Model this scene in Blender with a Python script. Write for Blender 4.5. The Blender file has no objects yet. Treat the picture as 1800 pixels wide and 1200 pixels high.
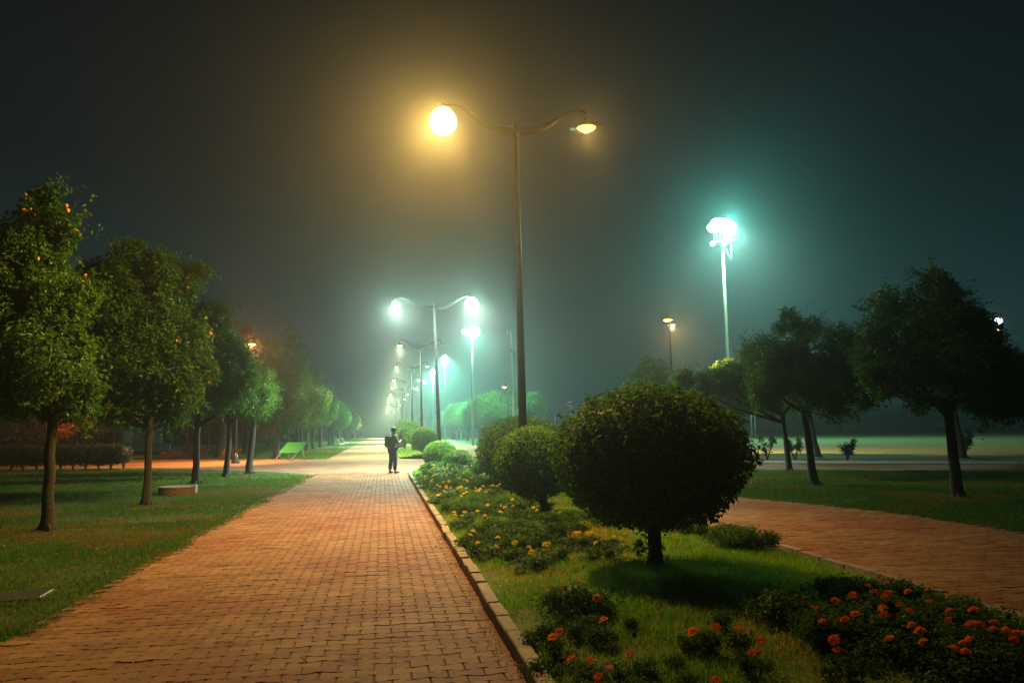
import bpy, bmesh, math, random
import numpy as np
from mathutils import Matrix, Vector
S = bpy.context.scene
C = S.collection
R = math.radians
rng = np.random.default_rng(7)
random.seed(7)

# ------------------------------------------------------------------ camera
CAM_H = 1.65
CAM_M = ((0.98703192, -0.0020933, -0.16051045), (-0.15976383, -0.11001281, -0.98100596), (-0.01560467, 0.99392796, -0.10892059))
CAM_M = Matrix(CAM_M)
# columns of CAM_M are the camera axes; row signs follow the world axes (x right, y along the path, z up)
cam = bpy.data.cameras.new('camera')
cam.sensor_width = 36.0
cam.lens = 28.0
cam.clip_end = 2000
cam.clip_start = 0.05
co = bpy.data.objects.new('camera', cam)
C.objects.link(co)
m4 = CAM_M.to_4x4()
m4.translation = (0, 0, CAM_H)
co.matrix_world = m4
S.camera = co

# ------------------------------------------------------------------ night sky, exposure, sampling
w = bpy.data.worlds.new('World')
S.world = w
w.use_nodes = True
wn = w.node_tree
bg = wn.nodes['Background']
sky = wn.nodes.new('ShaderNodeTexSky')
sky.sky_type = 'NISHITA'
sky.sun_disc = False
sky.sun_elevation = R(-4)
sky.sun_rotation = R(200)
mixc = wn.nodes.new('ShaderNodeMix')
mixc.data_type = 'RGBA'
mixc.inputs[0].default_value = 0.97
wn.links.new(sky.outputs[0], mixc.inputs[6])
# night sky: faint town glow in the damp air at the horizon, near black overhead, the same all round
wtc = wn.nodes.new('ShaderNodeTexCoord')
wsep = wn.nodes.new('ShaderNodeSeparateXYZ')
wn.links.new(wtc.outputs['Generated'], wsep.inputs[0])
wrp = wn.nodes.new('ShaderNodeValToRGB')
el = wrp.color_ramp.elements
el[0].position, el[0].color = 0.0, (0.10, 0.36, 0.34, 1)
el[1].position, el[1].color = 0.55, (0.030, 0.042, 0.055, 1)
e_ = el.new(0.14); e_.color = (0.075, 0.26, 0.28, 1)
e_ = el.new(0.30); e_.color = (0.042, 0.095, 0.115, 1)
wn.links.new(wsep.outputs[2], wrp.inputs[0])
wn.links.new(wrp.outputs[0], mixc.inputs[7])
wn.links.new(mixc.outputs[2], bg.inputs[0])
bg.inputs[1].default_value = 0.10
S.view_settings.view_transform = 'Standard'
S.view_settings.look = 'None'
S.view_settings.exposure = 0.12
S.view_settings.gamma = 1.0
S.view_settings.use_curve_mapping = False
cy = S.cycles
cy.max_bounces = 5
cy.diffuse_bounces = 2
cy.glossy_bounces = 1
cy.transmission_bounces = 3
cy.transparent_max_bounces = 6
cy.volume_bounces = 0
cy.use_denoising = True
cy.sample_clamp_indirect = 0.6
cy.sample_clamp_direct = 0.0
cy.caustics_reflective = False
cy.caustics_refractive = False
cy.use_light_tree = True
cy.use_adaptive_sampling = False

SODIUM = (1.0, 0.67, 0.23)
AMBER = (1.0, 0.58, 0.12)
MIXED = (1.0, 0.60, 0.14)
LED_HALO = (0.50, 1.0, 0.78)
CORR = (0.88, 1.0, 0.58)
TALLC = (0.30, 1.0, 0.76)
WARM = (1.0, 0.66, 0.30)
LED = (0.80, 1.0, 0.84)
MASTC = (0.18, 1.0, 0.82)
HAZE_DENSITY = 0.0025
P_MAIN = 3000.0
P_LED = 13000.0
P_MAST = 60000.0
SPILL = 0.14     # share of a globe's light that leaves it evenly, besides the downward beam


# ------------------------------------------------------------------ small helpers
def tag(o, label=None, cat=None, group=None, kind=None):
    if label: o['label'] = label
    if cat: o['category'] = cat
    if group: o['group'] = group
    if kind: o['kind'] = kind
    return o


def empty(name, loc, rz=0.0, label=None, cat=None, group=None, scale=1.0):
    o = bpy.data.objects.new(name, None)
    o.empty_display_size = 0.2
    C.objects.link(o)
    o.location = loc
    o.rotation_euler = (0, 0, rz)
    o.scale = (scale,) * 3
    return tag(o, label, cat, group)


def link(name, me, mat=None, parent=None, loc=None):
    o = bpy.data.objects.new(name, me)
    C.objects.link(o)
    if mat and not me.materials:
        me.materials.append(mat)
    if parent: o.parent = parent
    if loc is not None: o.location = loc
    return o


def copy_tree(o, parent=None):
    c = o.copy()
    C.objects.link(c)
    if parent: c.parent = parent
    for ch in list(o.children):
        copy_tree(ch, c)
    return c


def np_mesh(name, v, faces, tint=None, smooth=False):
    """faces: list of (n,k) int arrays; tint: per vertex float."""
    me = bpy.data.meshes.new(name)
    v = np.asarray(v, np.float32)
    me.vertices.add(len(v))
    me.vertices.foreach_set('co', v.ravel())
    loops = np.concatenate([np.asarray(f, np.int32).ravel() for f in faces])
    sizes = np.concatenate([np.full(len(f), np.asarray(f).shape[1], np.int32) for f in faces])
    me.loops.add(len(loops))
    me.loops.foreach_set('vertex_index', loops)
    me.polygons.add(len(sizes))
    starts = np.concatenate([[0], np.cumsum(sizes)[:-1]]).astype(np.int32)
    me.polygons.foreach_set('loop_start', starts)
    me.polygons.foreach_set('use_smooth', np.full(len(sizes), smooth))
    me.update(calc_edges=True)
    if tint is not None:
        a = me.attributes.new('tint', 'FLOAT', 'POINT')
        a.data.foreach_set('value', np.asarray(tint, np.float32))
    return me


class MB:
    """collects simple solids, builds one mesh"""
    def __init__(self):
        self.v, self.f, self.sm = [], [], []

    def add(self, verts, faces, smooth=False):
        n = len(self.v)
        self.v += [tuple(p) for p in verts]
        self.f += [tuple(i + n for i in fc) for fc in faces]
        self.sm += [smooth] * len(faces)

    def box(self, c, s, rot=None):
        hx, hy, hz = s[0] / 2, s[1] / 2, s[2] / 2
        b = min(hx, hy, hz) * 0.25
        vs = []
        for sz, ins in ((-hz, b), (-hz + b, 0), (hz - b, 0), (hz, b)):
            for sx, sy in ((-1, -1), (1, -1), (1, 1), (-1, 1)):
                vs.append(Vector((sx * (hx - ins), sy * (hy - ins), sz)))
        if rot is not None: vs = [rot @ p for p in vs]
        vs = [p + Vector(c) for p in vs]
        fs = [(3, 2, 1, 0), (12, 13, 14, 15)]
        for k in range(3):
            for i in range(4):
                j = (i + 1) % 4
                fs.append((k * 4 + i, k * 4 + j, k * 4 + 4 + j, k * 4 + 4 + i))
        self.add(vs, fs)

    def tube(self, pts, rad, n=10, asp=None, cap=True, smooth=True):
        """asp: flatten factor along world up-normal"""
        pts = [Vector(p) for p in pts]
        if not hasattr(rad, '__len__'): rad = [rad] * len(pts)
        vs = []
        for i, p in enumerate(pts):
            t = (pts[min(i + 1, len(pts) - 1)] - pts[max(i - 1, 0)]).normalized()
            ref = Vector((0, 1, 0)) if abs(t.y) < 0.9 else Vector((1, 0, 0))
            a = t.cross(ref).normalized()
            b = t.cross(a).normalized()
            ka, kb = (1, 1) if asp is None else asp
            for k in range(n):
                th = 2 * math.pi * k / n
                vs.append(p + a * (math.cos(th) * rad[i] * ka) + b * (math.sin(th) * rad[i] * kb))
        fs = []
        for i in range(len(pts) - 1):
            for k in range(n):
                j = (k + 1) % n
                fs.append((i * n + k, i * n + j, (i + 1) * n + j, (i + 1) * n + k))
        if cap:
            fs.append(tuple(range(n - 1, -1, -1)))
            fs.append(tuple(range((len(pts) - 1) * n, len(pts) * n)))
        self.add(vs, fs, smooth)

    def lathe(self, prof, c=(0, 0, 0), n=20, smooth=True):
        vs = []
        for r_, z in prof:
            for k in range(n):
                th = 2 * math.pi * k / n
                vs.append((c[0] + r_ * math.cos(th), c[1] + r_ * math.sin(th), c[2] + z))
        fs = []
        for i in range(len(prof) - 1):
            for k in range(n):
                j = (k + 1) % n
                fs.append((i * n + k, i * n + j, (i + 1) * n + j, (i + 1) * n + k))
        fs.append(tuple(range(n - 1, -1, -1)))
        fs.append(tuple(range((len(prof) - 1) * n, len(prof) * n)))
        self.add(vs, fs, smooth)

    def mesh(self, name):
        me = bpy.data.meshes.new(name)
        me.from_pydata([tuple(p) for p in self.v], [], self.f)
        me.polygons.foreach_set('use_smooth', self.sm)
        me.update()
        bm = bmesh.new()
        bm.from_mesh(me)
        bmesh.ops.recalc_face_normals(bm, faces=bm.faces)
        bm.to_mesh(me)
        bm.free()
        return me

    def build(self, name, mat, parent=None, loc=None):
        return link(name, self.mesh(name), mat, parent, loc)


def vnoise(p, scale, seed=0):
    """cheap smooth value noise for 2d/3d arrays, 0..1"""
    p = np.asarray(p, float) / scale
    d = p.shape[1]
    i = np.floor(p).astype(np.int64)
    f = p - i
    f = f * f * (3 - 2 * f)
    out = np.zeros(len(p))
    for k in range(2 ** d):
        wgt = np.ones(len(p))
        hsh = np.full(len(p), seed * 7919 + 12345, np.int64)
        for a in range(d):
            b = (k >> a) & 1
            wgt = wgt * (f[:, a] if b else 1 - f[:, a])
            hsh = hsh * 31 + (i[:, a] + b) * (374761393 + a * 668265263)
        hsh = (hsh ^ (hsh >> 13)) * 1274126177
        hsh = (hsh ^ (hsh >> 16)) & 0xffff
        out += wgt * hsh / 65535.0
    return out


def project(P):
    """image position (0..1800, 0..1200 frame) - used only to choose which pieces are near enough to be parts"""
    A = np.array(CAM_M)
    c = (np.asarray(P, float) - np.array([0, 0, CAM_H])) @ A
    z = np.maximum(-c[:, 2], 1e-3)
    return 900 + 1400 * c[:, 0] / z, 600 - 1400 * c[:, 1] / z, -c[:, 2]


# ------------------------------------------------------------------ materials
def new_mat(name):
    m = bpy.data.materials.new(name)
    m.use_nodes = True
    nt = m.node_tree
    return m, nt, nt.nodes['Principled BSDF']


def N(nt, t, **kw):
    n = nt.nodes.new(t)
    for k, v in kw.items(): setattr(n, k, v)
    return n


def ramp(nt, stops, src=None):
    r_ = N(nt, 'ShaderNodeValToRGB')
    el = r_.color_ramp.elements
    while len(el) > len(stops): el.remove(el[-1])
    while len(el) < len(stops): el.new(0.5)
    for e, (p, c) in zip(el, stops):
        e.position = p
        e.color = (*c, 1)
    if src is not None: nt.links.new(src, r_.inputs[0])
    return r_


def noise(nt, scale, detail=4, rough=0.6, vec=None):
    n = N(nt, 'ShaderNodeTexNoise')
    n.inputs['Scale'].default_value = scale
    n.inputs['Detail'].default_value = detail
    n.inputs['Roughness'].default_value = rough
    if vec is not None: nt.links.new(vec, n.inputs['Vector'])
    return n


def simple(name, col, rough=0.6, metal=0.0, var=0.25, scale=14.0, bump=0.0, spec=0.5):
    m, nt, b = new_mat(name)
    tc = N(nt, 'ShaderNodeTexCoord')
    n = noise(nt, scale, 5, 0.6, tc.outputs['Object'])
    r_ = ramp(nt, [(0.25, tuple(c * (1 - var) for c in col)), (0.75, tuple(min(1, c * (1 + var)) for c in col))], n.outputs[0])
    nt.links.new(r_.outputs[0], b.inputs['Base Color'])
    b.inputs['Roughness'].default_value = rough
    b.inputs['Metallic'].default_value = metal
    b.inputs['Specular IOR Level'].default_value = spec
    if bump:
        bp = N(nt, 'ShaderNodeBump')
        bp.inputs['Strength'].default_value = bump
        bp.inputs['Distance'].default_value = 0.02
        nt.links.new(n.outputs[0], bp.inputs['Height'])
        nt.links.new(bp.outputs[0], b.inputs['Normal'])
    return m


def leaf_mat(name, stops, rough=0.5, spec=0.25, trans=0.35):
    m, nt, b = new_mat(name)
    a = N(nt, 'ShaderNodeAttribute', attribute_name='tint')
    r_ = ramp(nt, stops, a.outputs['Fac'])
    nt.links.new(r_.outputs[0], b.inputs['Base Color'])
    b.inputs['Roughness'].default_value = rough
    b.inputs['Specular IOR Level'].default_value = spec
    tr = N(nt, 'ShaderNodeBsdfTranslucent')
    tm = N(nt, 'ShaderNodeMix', data_type='RGBA', blend_type='MULTIPLY')
    tm.inputs[0].default_value = 1
    nt.links.new(r_.outputs[0], tm.inputs[6])
    tm.inputs[7].default_value = (1.9, 1.7, 0.9, 1)
    nt.links.new(tm.outputs[2], tr.inputs[0])
    mx = N(nt, 'ShaderNodeMixShader')
    mx.inputs[0].default_value = trans
    nt.links.new(b.outputs[0], mx.inputs[1])
    nt.links.new(tr.outputs[0], mx.inputs[2])
    nt.links.new(mx.outputs[0], nt.nodes['Material Output'].inputs[0])
    return m


def emit(name, col, s):
    m, nt, b = new_mat(name)
    e = N(nt, 'ShaderNodeEmission')
    e.inputs[0].default_value = (*col, 1)
    e.inputs[1].default_value = s
    nt.links.new(e.outputs[0], nt.nodes['Material Output'].inputs[0])
    m.cycles.emission_sampling = 'NONE'    # the lamp objects beside each bulb carry its light
    return m


def paver_mat(name):
    m, nt, b = new_mat(name)
    g = N(nt, 'ShaderNodeNewGeometry')
    a = N(nt, 'ShaderNodeAttribute', attribute_name='tint')
    oi = N(nt, 'ShaderNodeObjectInfo')
    add = N(nt, 'ShaderNodeMath', operation='ADD')
    nt.links.new(a.outputs['Fac'], add.inputs[0])
    nt.links.new(oi.outputs['Random'], add.inputs[1])
    fr = N(nt, 'ShaderNodeMath', operation='FRACT')
    nt.links.new(add.outputs[0], fr.inputs[0])
    per = ramp(nt, [(0.0, (0.23, 0.116, 0.056)), (0.35, (0.29, 0.155, 0.075)), (0.7, (0.34, 0.195, 0.098)), (1.0, (0.25, 0.110, 0.052))], fr.outputs[0])
    big = noise(nt, 0.55, 3, 0.55, g.outputs['Position'])
    big_r = ramp(nt, [(0.36, (0.92, 0.70, 0.60)), (0.5, (1.0, .95, .9)), (0.62, (1.06, 1.08, 1.06))], big.outputs[0])
    mul = N(nt, 'ShaderNodeMix', data_type='RGBA', blend_type='MULTIPLY')
    mul.inputs[0].default_value = 1
    nt.links.new(per.outputs[0], mul.inputs[6])
    nt.links.new(big_r.outputs[0], mul.inputs[7])
    gr = noise(nt, 160, 3, 0.7, g.outputs['Position'])
    gr_r = ramp(nt, [(0.3, (0.62, 0.6, 0.58)), (0.55, (1, 1, 1)), (0.75, (1.12, 1.12, 1.1))], gr.outputs[0])
    mul2 = N(nt, 'ShaderNodeMix', data_type='RGBA', blend_type='MULTIPLY')
    mul2.inputs[0].default_value = 1
    nt.links.new(mul.outputs[2], mul2.inputs[6])
    nt.links.new(gr_r.outputs[0], mul2.inputs[7])
    st = noise(nt, 3.2, 5, 0.7, g.outputs['Position'])
    st_r = ramp(nt, [(0.28, (0.5, 0.46, 0.44)), (0.42, (0.9, 0.88, 0.86)), (0.52, (1, 1, 1))], st.outputs[0])
    mul3 = N(nt, 'ShaderNodeMix', data_type='RGBA', blend_type='MULTIPLY')
    mul3.inputs[0].default_value = 1
    nt.links.new(mul2.outputs[2], mul3.inputs[6])
    nt.links.new(st_r.outputs[0], mul3.inputs[7])
    nt.links.new(mul3.outputs[2], b.inputs['Base Color'])
    b.inputs['Roughness'].default_value = 0.78
    b.inputs['Specular IOR Level'].default_value = 0.15
    bp = N(nt, 'ShaderNodeBump')
    bp.inputs['Strength'].default_value = 0.35
    bp.inputs['Distance'].default_value = 0.006
    nt.links.new(gr.outputs[0], bp.inputs['Height'])
    nt.links.new(bp.outputs[0], b.inputs['Normal'])
    return m


def brick_sheet_mat(name):
    """paving too far off to tell its blocks apart"""
    m, nt, b = new_mat(name)
    g = N(nt, 'ShaderNodeNewGeometry')
    br = N(nt, 'ShaderNodeTexBrick')
    br.inputs['Scale'].default_value = 1.0
    br.inputs['Brick Width'].default_value = 0.246
    br.inputs['Row Height'].default_value = 0.142
    br.inputs['Mortar Size'].default_value = 0.008
    br.inputs['Color1'].default_value = (0.30, 0.155, 0.09, 1)
    br.inputs['Color2'].default_value = (0.23, 0.125, 0.075, 1)
    br.inputs['Mortar'].default_value = (0.12, 0.08, 0.055, 1)
    nt.links.new(g.outputs['Position'], br.inputs['Vector'])
    st = noise(nt, 0.8, 5, 0.6, g.outputs['Position'])
    st_r = ramp(nt, [(0.3, (0.66, 0.64, 0.62)), (0.6, (1.05, 1.05, 1.05))], st.outputs[0])
    mul = N(nt, 'ShaderNodeMix', data_type='RGBA', blend_type='MULTIPLY')
    mul.inputs[0].default_value = 1
    nt.links.new(br.outputs[0], mul.inputs[6])
    nt.links.new(st_r.outputs[0], mul.inputs[7])
    nt.links.new(mul.outputs[2], b.inputs['Base Color'])
    b.inputs['Roughness'].default_value = 0.8
    b.inputs['Specular IOR Level'].default_value = 0.2
    bp = N(nt, 'ShaderNodeBump')
    bp.inputs['Strength'].default_value = 0.5
    bp.inputs['Distance'].default_value = 0.01
    bp.invert = True
    nt.links.new(br.outputs['Fac'], bp.inputs['Height'])
    nt.links.new(bp.outputs[0], b.inputs['Normal'])
    return m


def turf_mat(name, stops, s1=0.7, s2=25):
    m, nt, b = new_mat(name)
    g = N(nt, 'ShaderNodeNewGeometry')
    n1 = noise(nt, s1, 5, 0.65, g.outputs['Position'])
    n2 = noise(nt, s2, 4, 0.7, g.outputs['Position'])
    mx = N(nt, 'ShaderNodeMath', operation='MULTIPLY_ADD')
    nt.links.new(n2.outputs[0], mx.inputs[0])
    mx.inputs[1].default_value = 0.6
    mx2 = N(nt, 'ShaderNodeMath', operation='MULTIPLY')
    nt.links.new(n1.outputs[0], mx2.inputs[0])
    mx2.inputs[1].default_value = 0.5
    nt.links.new(mx2.outputs[0], mx.inputs[2])
    r_ = ramp(nt, stops, mx.outputs[0])
    nt.links.new(r_.outputs[0], b.inputs['Base Color'])
    b.inputs['Roughness'].default_value = 0.85
    b.inputs['Specular IOR Level'].default_value = 0.2
    bp = N(nt, 'ShaderNodeBump')
    bp.inputs['Strength'].default_value = 0.8
    bp.inputs['Distance'].default_value = 0.04
    nt.links.new(n2.outputs[0], bp.inputs['Height'])
    nt.links.new(bp.outputs[0], b.inputs['Normal'])
    return m


M = {}
M['paver'] = paver_mat('paver_clay')
M['far_paving'] = brick_sheet_mat('far_paving')
M['joint'] = simple('joint_sand', (0.10, 0.065, 0.035), 0.9, var=0.4, scale=40)
M['turf'] = turf_mat('turf', [(0.3, (0.045, 0.040, 0.014)), (0.5, (0.04, 0.07, 0.016)), (0.7, (0.065, 0.10, 0.022))])
M['field'] = turf_mat('field_turf', [(0.3, (0.075, 0.085, 0.03)), (0.55, (0.115, 0.125, 0.042)), (0.75, (0.15, 0.145, 0.06))], 0.12, 3)
M['soil'] = turf_mat('bed_soil', [(0.3, (0.12, 0.07, 0.03)), (0.5, (0.14, 0.15, 0.035)), (0.7, (0.13, 0.21, 0.035))])
M['dirt'] = turf_mat('dirt', [(0.3, (0.10, 0.06, 0.035)), (0.7, (0.17, 0.10, 0.06))])
M['grass'] = leaf_mat('grass_blades', [(0.0, (0.045, 0.14, 0.016)), (0.45, (0.105, 0.28, 0.022)), (0.75, (0.20, 0.33, 0.028)), (0.9, (0.28, 0.20, 0.05)), (1.0, (0.30, 0.15, 0.055))], 0.7, 0.10, 0.5)
M['lawn_grass'] = leaf_mat('lawn_blades', [(0.0, (0.022, 0.070, 0.012)), (0.45, (0.050, 0.130, 0.016)), (0.75, (0.10, 0.165, 0.02)), (0.9, (0.17, 0.115, 0.035)), (1.0, (0.18, 0.09, 0.035))], 0.7, 0.10, 0.4)  # copy of the median grass, darkened to stand for weaker light on the lawns
M['citrus'] = leaf_mat('citrus_leaf', [(0.0, (0.020, 0.064, 0.012)), (0.6, (0.062, 0.165, 0.018)), (0.9, (0.13, 0.23, 0.024)), (1.0, (0.20, 0.26, 0.035))], 0.42, 0.3, 0.35)
M['topiary'] = leaf_mat('topiary_leaf', [(0.0, (0.022, 0.066, 0.010)), (0.55, (0.080, 0.205, 0.018)), (0.85, (0.16, 0.28, 0.026)), (1.0, (0.22, 0.30, 0.035))], 0.55, 0.12, 0.38)
M['conifer'] = leaf_mat('conifer_needles', [(0.0, (0.035, 0.11, 0.045)), (1.0, (0.09, 0.22, 0.08))], 0.6, 0.3, 0.2)
M['autumn'] = leaf_mat('autumn_leaf', [(0.0, (0.12, 0.05, 0.015)), (0.5, (0.24, 0.09, 0.02)), (1.0, (0.32, 0.14, 0.03))], 0.6, 0.3, 0.3)
M['hedge'] = leaf_mat('hedge_leaf', [(0.0, (0.010, 0.024, 0.008)), (1.0, (0.04, 0.07, 0.02))], 0.5, 0.4, 0.2)
M['marigold_leaf'] = leaf_mat('marigold_leaf', [(0.0, (0.022, 0.065, 0.014)), (0.6, (0.058, 0.145, 0.022)), (1.0, (0.12, 0.22, 0.03))], 0.55, 0.2, 0.35)
M['gourd_leaf'] = leaf_mat('gourd_leaf', [(0.0, (0.03, 0.075, 0.02)), (1.0, (0.07, 0.13, 0.035))], 0.5, 0.4, 0.35)
M['dry_leaf'] = simple('dry_leaf', (0.24, 0.09, 0.035), 0.7, var=0.4)
M['orange_petal'] = leaf_mat('orange_petal', [(0.0, (0.50, 0.075, 0.012)), (0.6, (0.80, 0.17, 0.02)), (1.0, (0.85, 0.24, 0.03))], 0.6, 0.3, 0.3)
M['yellow_petal'] = leaf_mat('yellow_petal', [(0.0, (0.75, 0.42, 0.01)), (0.6, (0.85, 0.64, 0.02)), (1.0, (0.88, 0.72, 0.04))], 0.6, 0.3, 0.3)
M['orange'] = simple('orange_peel', (0.85, 0.36, 0.03), 0.42, var=0.15, scale=30, bump=0.1)
M['bark'] = simple('bark', (0.034, 0.028, 0.021), 0.9, var=0.45, scale=22, bump=0.9)
M['bark_dark'] = simple('dark_bark', (0.026, 0.022, 0.018), 0.9, var=0.45, scale=18, bump=0.9)
M['pole'] = simple('pole_paint', (0.035, 0.034, 0.030), 0.32, 0.4, var=0.3, scale=6)
M['galv'] = simple('galvanised', (0.42, 0.43, 0.42), 0.45, 0.6, var=0.2, scale=8)
M['hat'] = simple('lamp_hat', (0.05, 0.05, 0.05), 0.45, 0.5)
M['kerb'] = None
M['concrete'] = simple('concrete', (0.30, 0.27, 0.22), 0.85, var=0.3, scale=12, bump=0.4)
M['ring'] = simple('ring_brick', (0.24, 0.14, 0.085), 0.85, var=0.4, scale=10, bump=0.5)
M['iron'] = simple('cast_iron', (0.03, 0.027, 0.025), 0.6, 0.4, var=0.4, scale=20, bump=0.3)
M['green_paint'] = simple('green_paint', (0.05, 0.40, 0.10), 0.45, var=0.2)
M['white_paint'] = simple('white_paint', (0.72, 0.74, 0.70), 0.5, var=0.12)
M['wood'] = simple('wood_pole', (0.20, 0.16, 0.11), 0.85, var=0.3)
M['skin'] = simple('skin', (0.42, 0.26, 0.18), 0.6, var=0.1)
M['shirt'] = simple('grey_shirt', (0.12, 0.115, 0.11), 0.85, var=0.25, scale=9)
M['trousers'] = simple('dark_trousers', (0.035, 0.05, 0.06), 0.85, var=0.3, scale=9)
M['bag'] = simple('backpack_cloth', (0.075, 0.085, 0.085), 0.85, var=0.3, scale=9)
M['strap'] = simple('strap_cloth', (0.02, 0.022, 0.025), 0.85)
M['cap'] = simple('cap_cloth', (0.03, 0.045, 0.05), 0.8)
M['shoe'] = simple('shoe_leather', (0.20, 0.15, 0.11), 0.7)
M['phone'] = simple('phone_black', (0.02, 0.02, 0.02), 0.3)
M['teal_wall'] = simple('teal_wall', (0.05, 0.2, 0.21), 0.7, var=0.15, scale=2)
M['pale_wall'] = simple('pale_wall', (0.48, 0.40, 0.32), 0.8, var=0.15, scale=2)
M['glass'] = simple('window_glass', (0.04, 0.05, 0.055), 0.15)
M['purple'] = simple('purple_paint', (0.30, 0.12, 0.34), 0.5)


def kerb_mat():
    m, nt, b = new_mat('kerb_stone')
    g = N(nt, 'ShaderNodeNewGeometry')
    oi = N(nt, 'ShaderNodeObjectInfo')
    n = noise(nt, 18, 6, 0.65, g.outputs['Position'])
    r_ = ramp(nt, [(0.25, (0.17, 0.12, 0.085)), (0.5, (0.32, 0.245, 0.18)), (0.75, (0.42, 0.34, 0.26))], n.outputs[0])
    per = ramp(nt, [(0, (0.75, 0.72, 0.7)), (1, (1.1, 1.08, 1.05))], oi.outputs['Random'])
    mul = N(nt, 'ShaderNodeMix', data_type='RGBA', blend_type='MULTIPLY')
    mul.inputs[0].default_value = 1
    nt.links.new(r_.outputs[0], mul.inputs[6])
    nt.links.new(per.outputs[0], mul.inputs[7])
    nt.links.new(mul.outputs[2], b.inputs['Base Color'])
    b.inputs['Roughness'].default_value = 0.85
    bp = N(nt, 'ShaderNodeBump')
    bp.inputs['Strength'].default_value = 0.5
    bp.inputs['Distance'].default_value = 0.02
    nt.links.new(n.outputs[0], bp.inputs['Height'])
    nt.links.new(bp.outputs[0], b.inputs['Normal'])
    return m


M['kerb'] = kerb_mat()
E_SOD = emit('lit_sodium', (1.0, 0.80, 0.45), 4)
E_BOWL = emit('lit_sodium_bowl', (1.0, 0.50, 0.12), 3)
E_LED = emit('lit_white', (0.85, 1.0, 0.88), 4)
E_WARM = emit('lit_warm', WARM, 8)
E_ORG = emit('lit_orange', (1.0, 0.50, 0.14), 8)
E_COOL = emit('lit_cool', (0.7, 0.95, 1.0), 9)
E_MAST = emit('lit_flood', (0.85, 1.0, 0.95), 5)


def lamp_light(name, loc, col, power, rad, parent):
    l = bpy.data.lights.new(name, 'POINT')
    l.color = col
    l.energy = power
    l.shadow_soft_size = rad
    l.use_soft_falloff = False
    l.cycles.use_multiple_importance_sampling = False
    o = bpy.data.objects.new(name, l)
    C.objects.link(o)
    o.location = loc
    o.parent = parent
    return o


def spot_light(name, loc, col, power, rad, parent, size=164, blend=1.0):
    l = bpy.data.lights.new(name, 'SPOT')
    l.color = col
    l.energy = power
    l.shadow_soft_size = rad
    l.spot_size = R(size)
    l.spot_blend = blend
    l.use_soft_falloff = False
    l.cycles.use_multiple_importance_sampling = False
    o = bpy.data.objects.new(name, l)
    C.objects.link(o)
    o.location = loc
    o.parent = parent
    return o


# ------------------------------------------------------------------ the setting: ground, paths, field
def sheet(name, poly, z, mat, kind='structure'):
    me = bpy.data.meshes.new(name)
    me.from_pydata([(x, y, z) for x, y in poly], [], [tuple(range(len(poly)))])
    me.update()
    if me.polygons[0].normal.z < 0:
        me.flip_normals()
    o = link(name, me, mat)
    o['kind'] = kind
    return o


sheet('ground', [(-320, -22), (320, -22), (320, 590), (-320, 590)], 0.0, M['turf'])
sheet('field', [(17.2, 37.2), (34, 30.4), (140, -10), (310, 40), (310, 560), (40, 560), (17.2, 80)], 0.004, M['field'])
sheet('dirt_strip', [(15.6, 33.0), (24.3, 27.0), (60, 9), (62, 12.6), (33.6, 30.2), (17.0, 36.9)], 0.012, M['dirt'])
near_edge = [(62, 2.0), (40, 12.6), (20.4, 23.0), (12.9, 28.2), (9.0, 28.6), (-2.62, 31.9), (-4.2, 34.6), (-7.4, 38.2), (-11.5, 42.4), (-19.5, 45.5), (-70, 66)]
far_edge = [(-70, 84), (-40, 70), (-10, 54.6), (-3.1, 48.8), (0.9, 47.2), (4.6, 45.6), (9.5, 40.0), (15.0, 33.0), (23.8, 26.8), (60, 8.6)]
sheet('cross_path', near_edge + far_edge, 0.008, M['far_paving'])
sheet('far_path', [(-3.2, 48.0), (0.9, 46.4), (0.9, 330), (-3.2, 330)], 0.004, M['far_paving'])
sheet('far_side_path', [(4.8, 44.6), (9.6, 38.8), (10.6, 330), (4.8, 330)], 0.004, M['far_paving'])
path_left = sheet('path', [(-3.2, -20), (0.93, -20), (0.93, 33), (-2.62, 33), (-2.93, 20)], 0.0085, M['joint'])
path_right = sheet('side_path', [(5.08, -20), (9.3, -20), (9.2, 14), (8.1, 17.6), (7.9, 29.5), (5.08, 29.5)], 0.0085, M['joint'])

PL, PP = 0.246, 0.141


def paver_proto(far=False):
    a, hp, hl = 0.0135, PP / 2, PL / 2
    g = 0.0024
    top = [(-hl, hp + a), (-hl * .52, hp + a), (-hl * .26, hp - a), (hl * .26, hp - a), (hl * .52, hp + a), (hl, hp + a)]
    out = [(x, y) for x, y in top] + [(-x, -y) for x, y in top]
    out = [(x - math.copysign(g, x), y - math.copysign(g, y)) for x, y in out]
    ins = [(x - math.copysign(0.0055, x), y - math.copysign(0.0055, y)) for x, y in out]
    v = [(x, y, 0.018) for x, y in ins] + [(x, y, 0.0075) for x, y in out]
    n = 12
    f = [tuple(range(n))[::-1]] + [(i, (i + 1) % n, n + (i + 1) % n, n + i) for i in range(n)]
    return np.array(v), f


PV, PF = paver_proto()


def fix_normals(me):
    bm = bmesh.new()
    bm.from_mesh(me)
    bmesh.ops.recalc_face_normals(bm, faces=bm.faces)
    for f in bm.faces:
        if len(f.verts) > 6 and f.normal.z < 0:
            bmesh.ops.reverse_faces(bm, faces=bm.faces)
            break
    bm.to_mesh(me)
    bm.free()


PAVER_MESH = bpy.data.meshes.new('paver')
PAVER_MESH.from_pydata([tuple(p) for p in PV], [], PF)
fix_normals(PAVER_MESH)
PAVER_MESH.materials.append(M['paver'])


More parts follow.
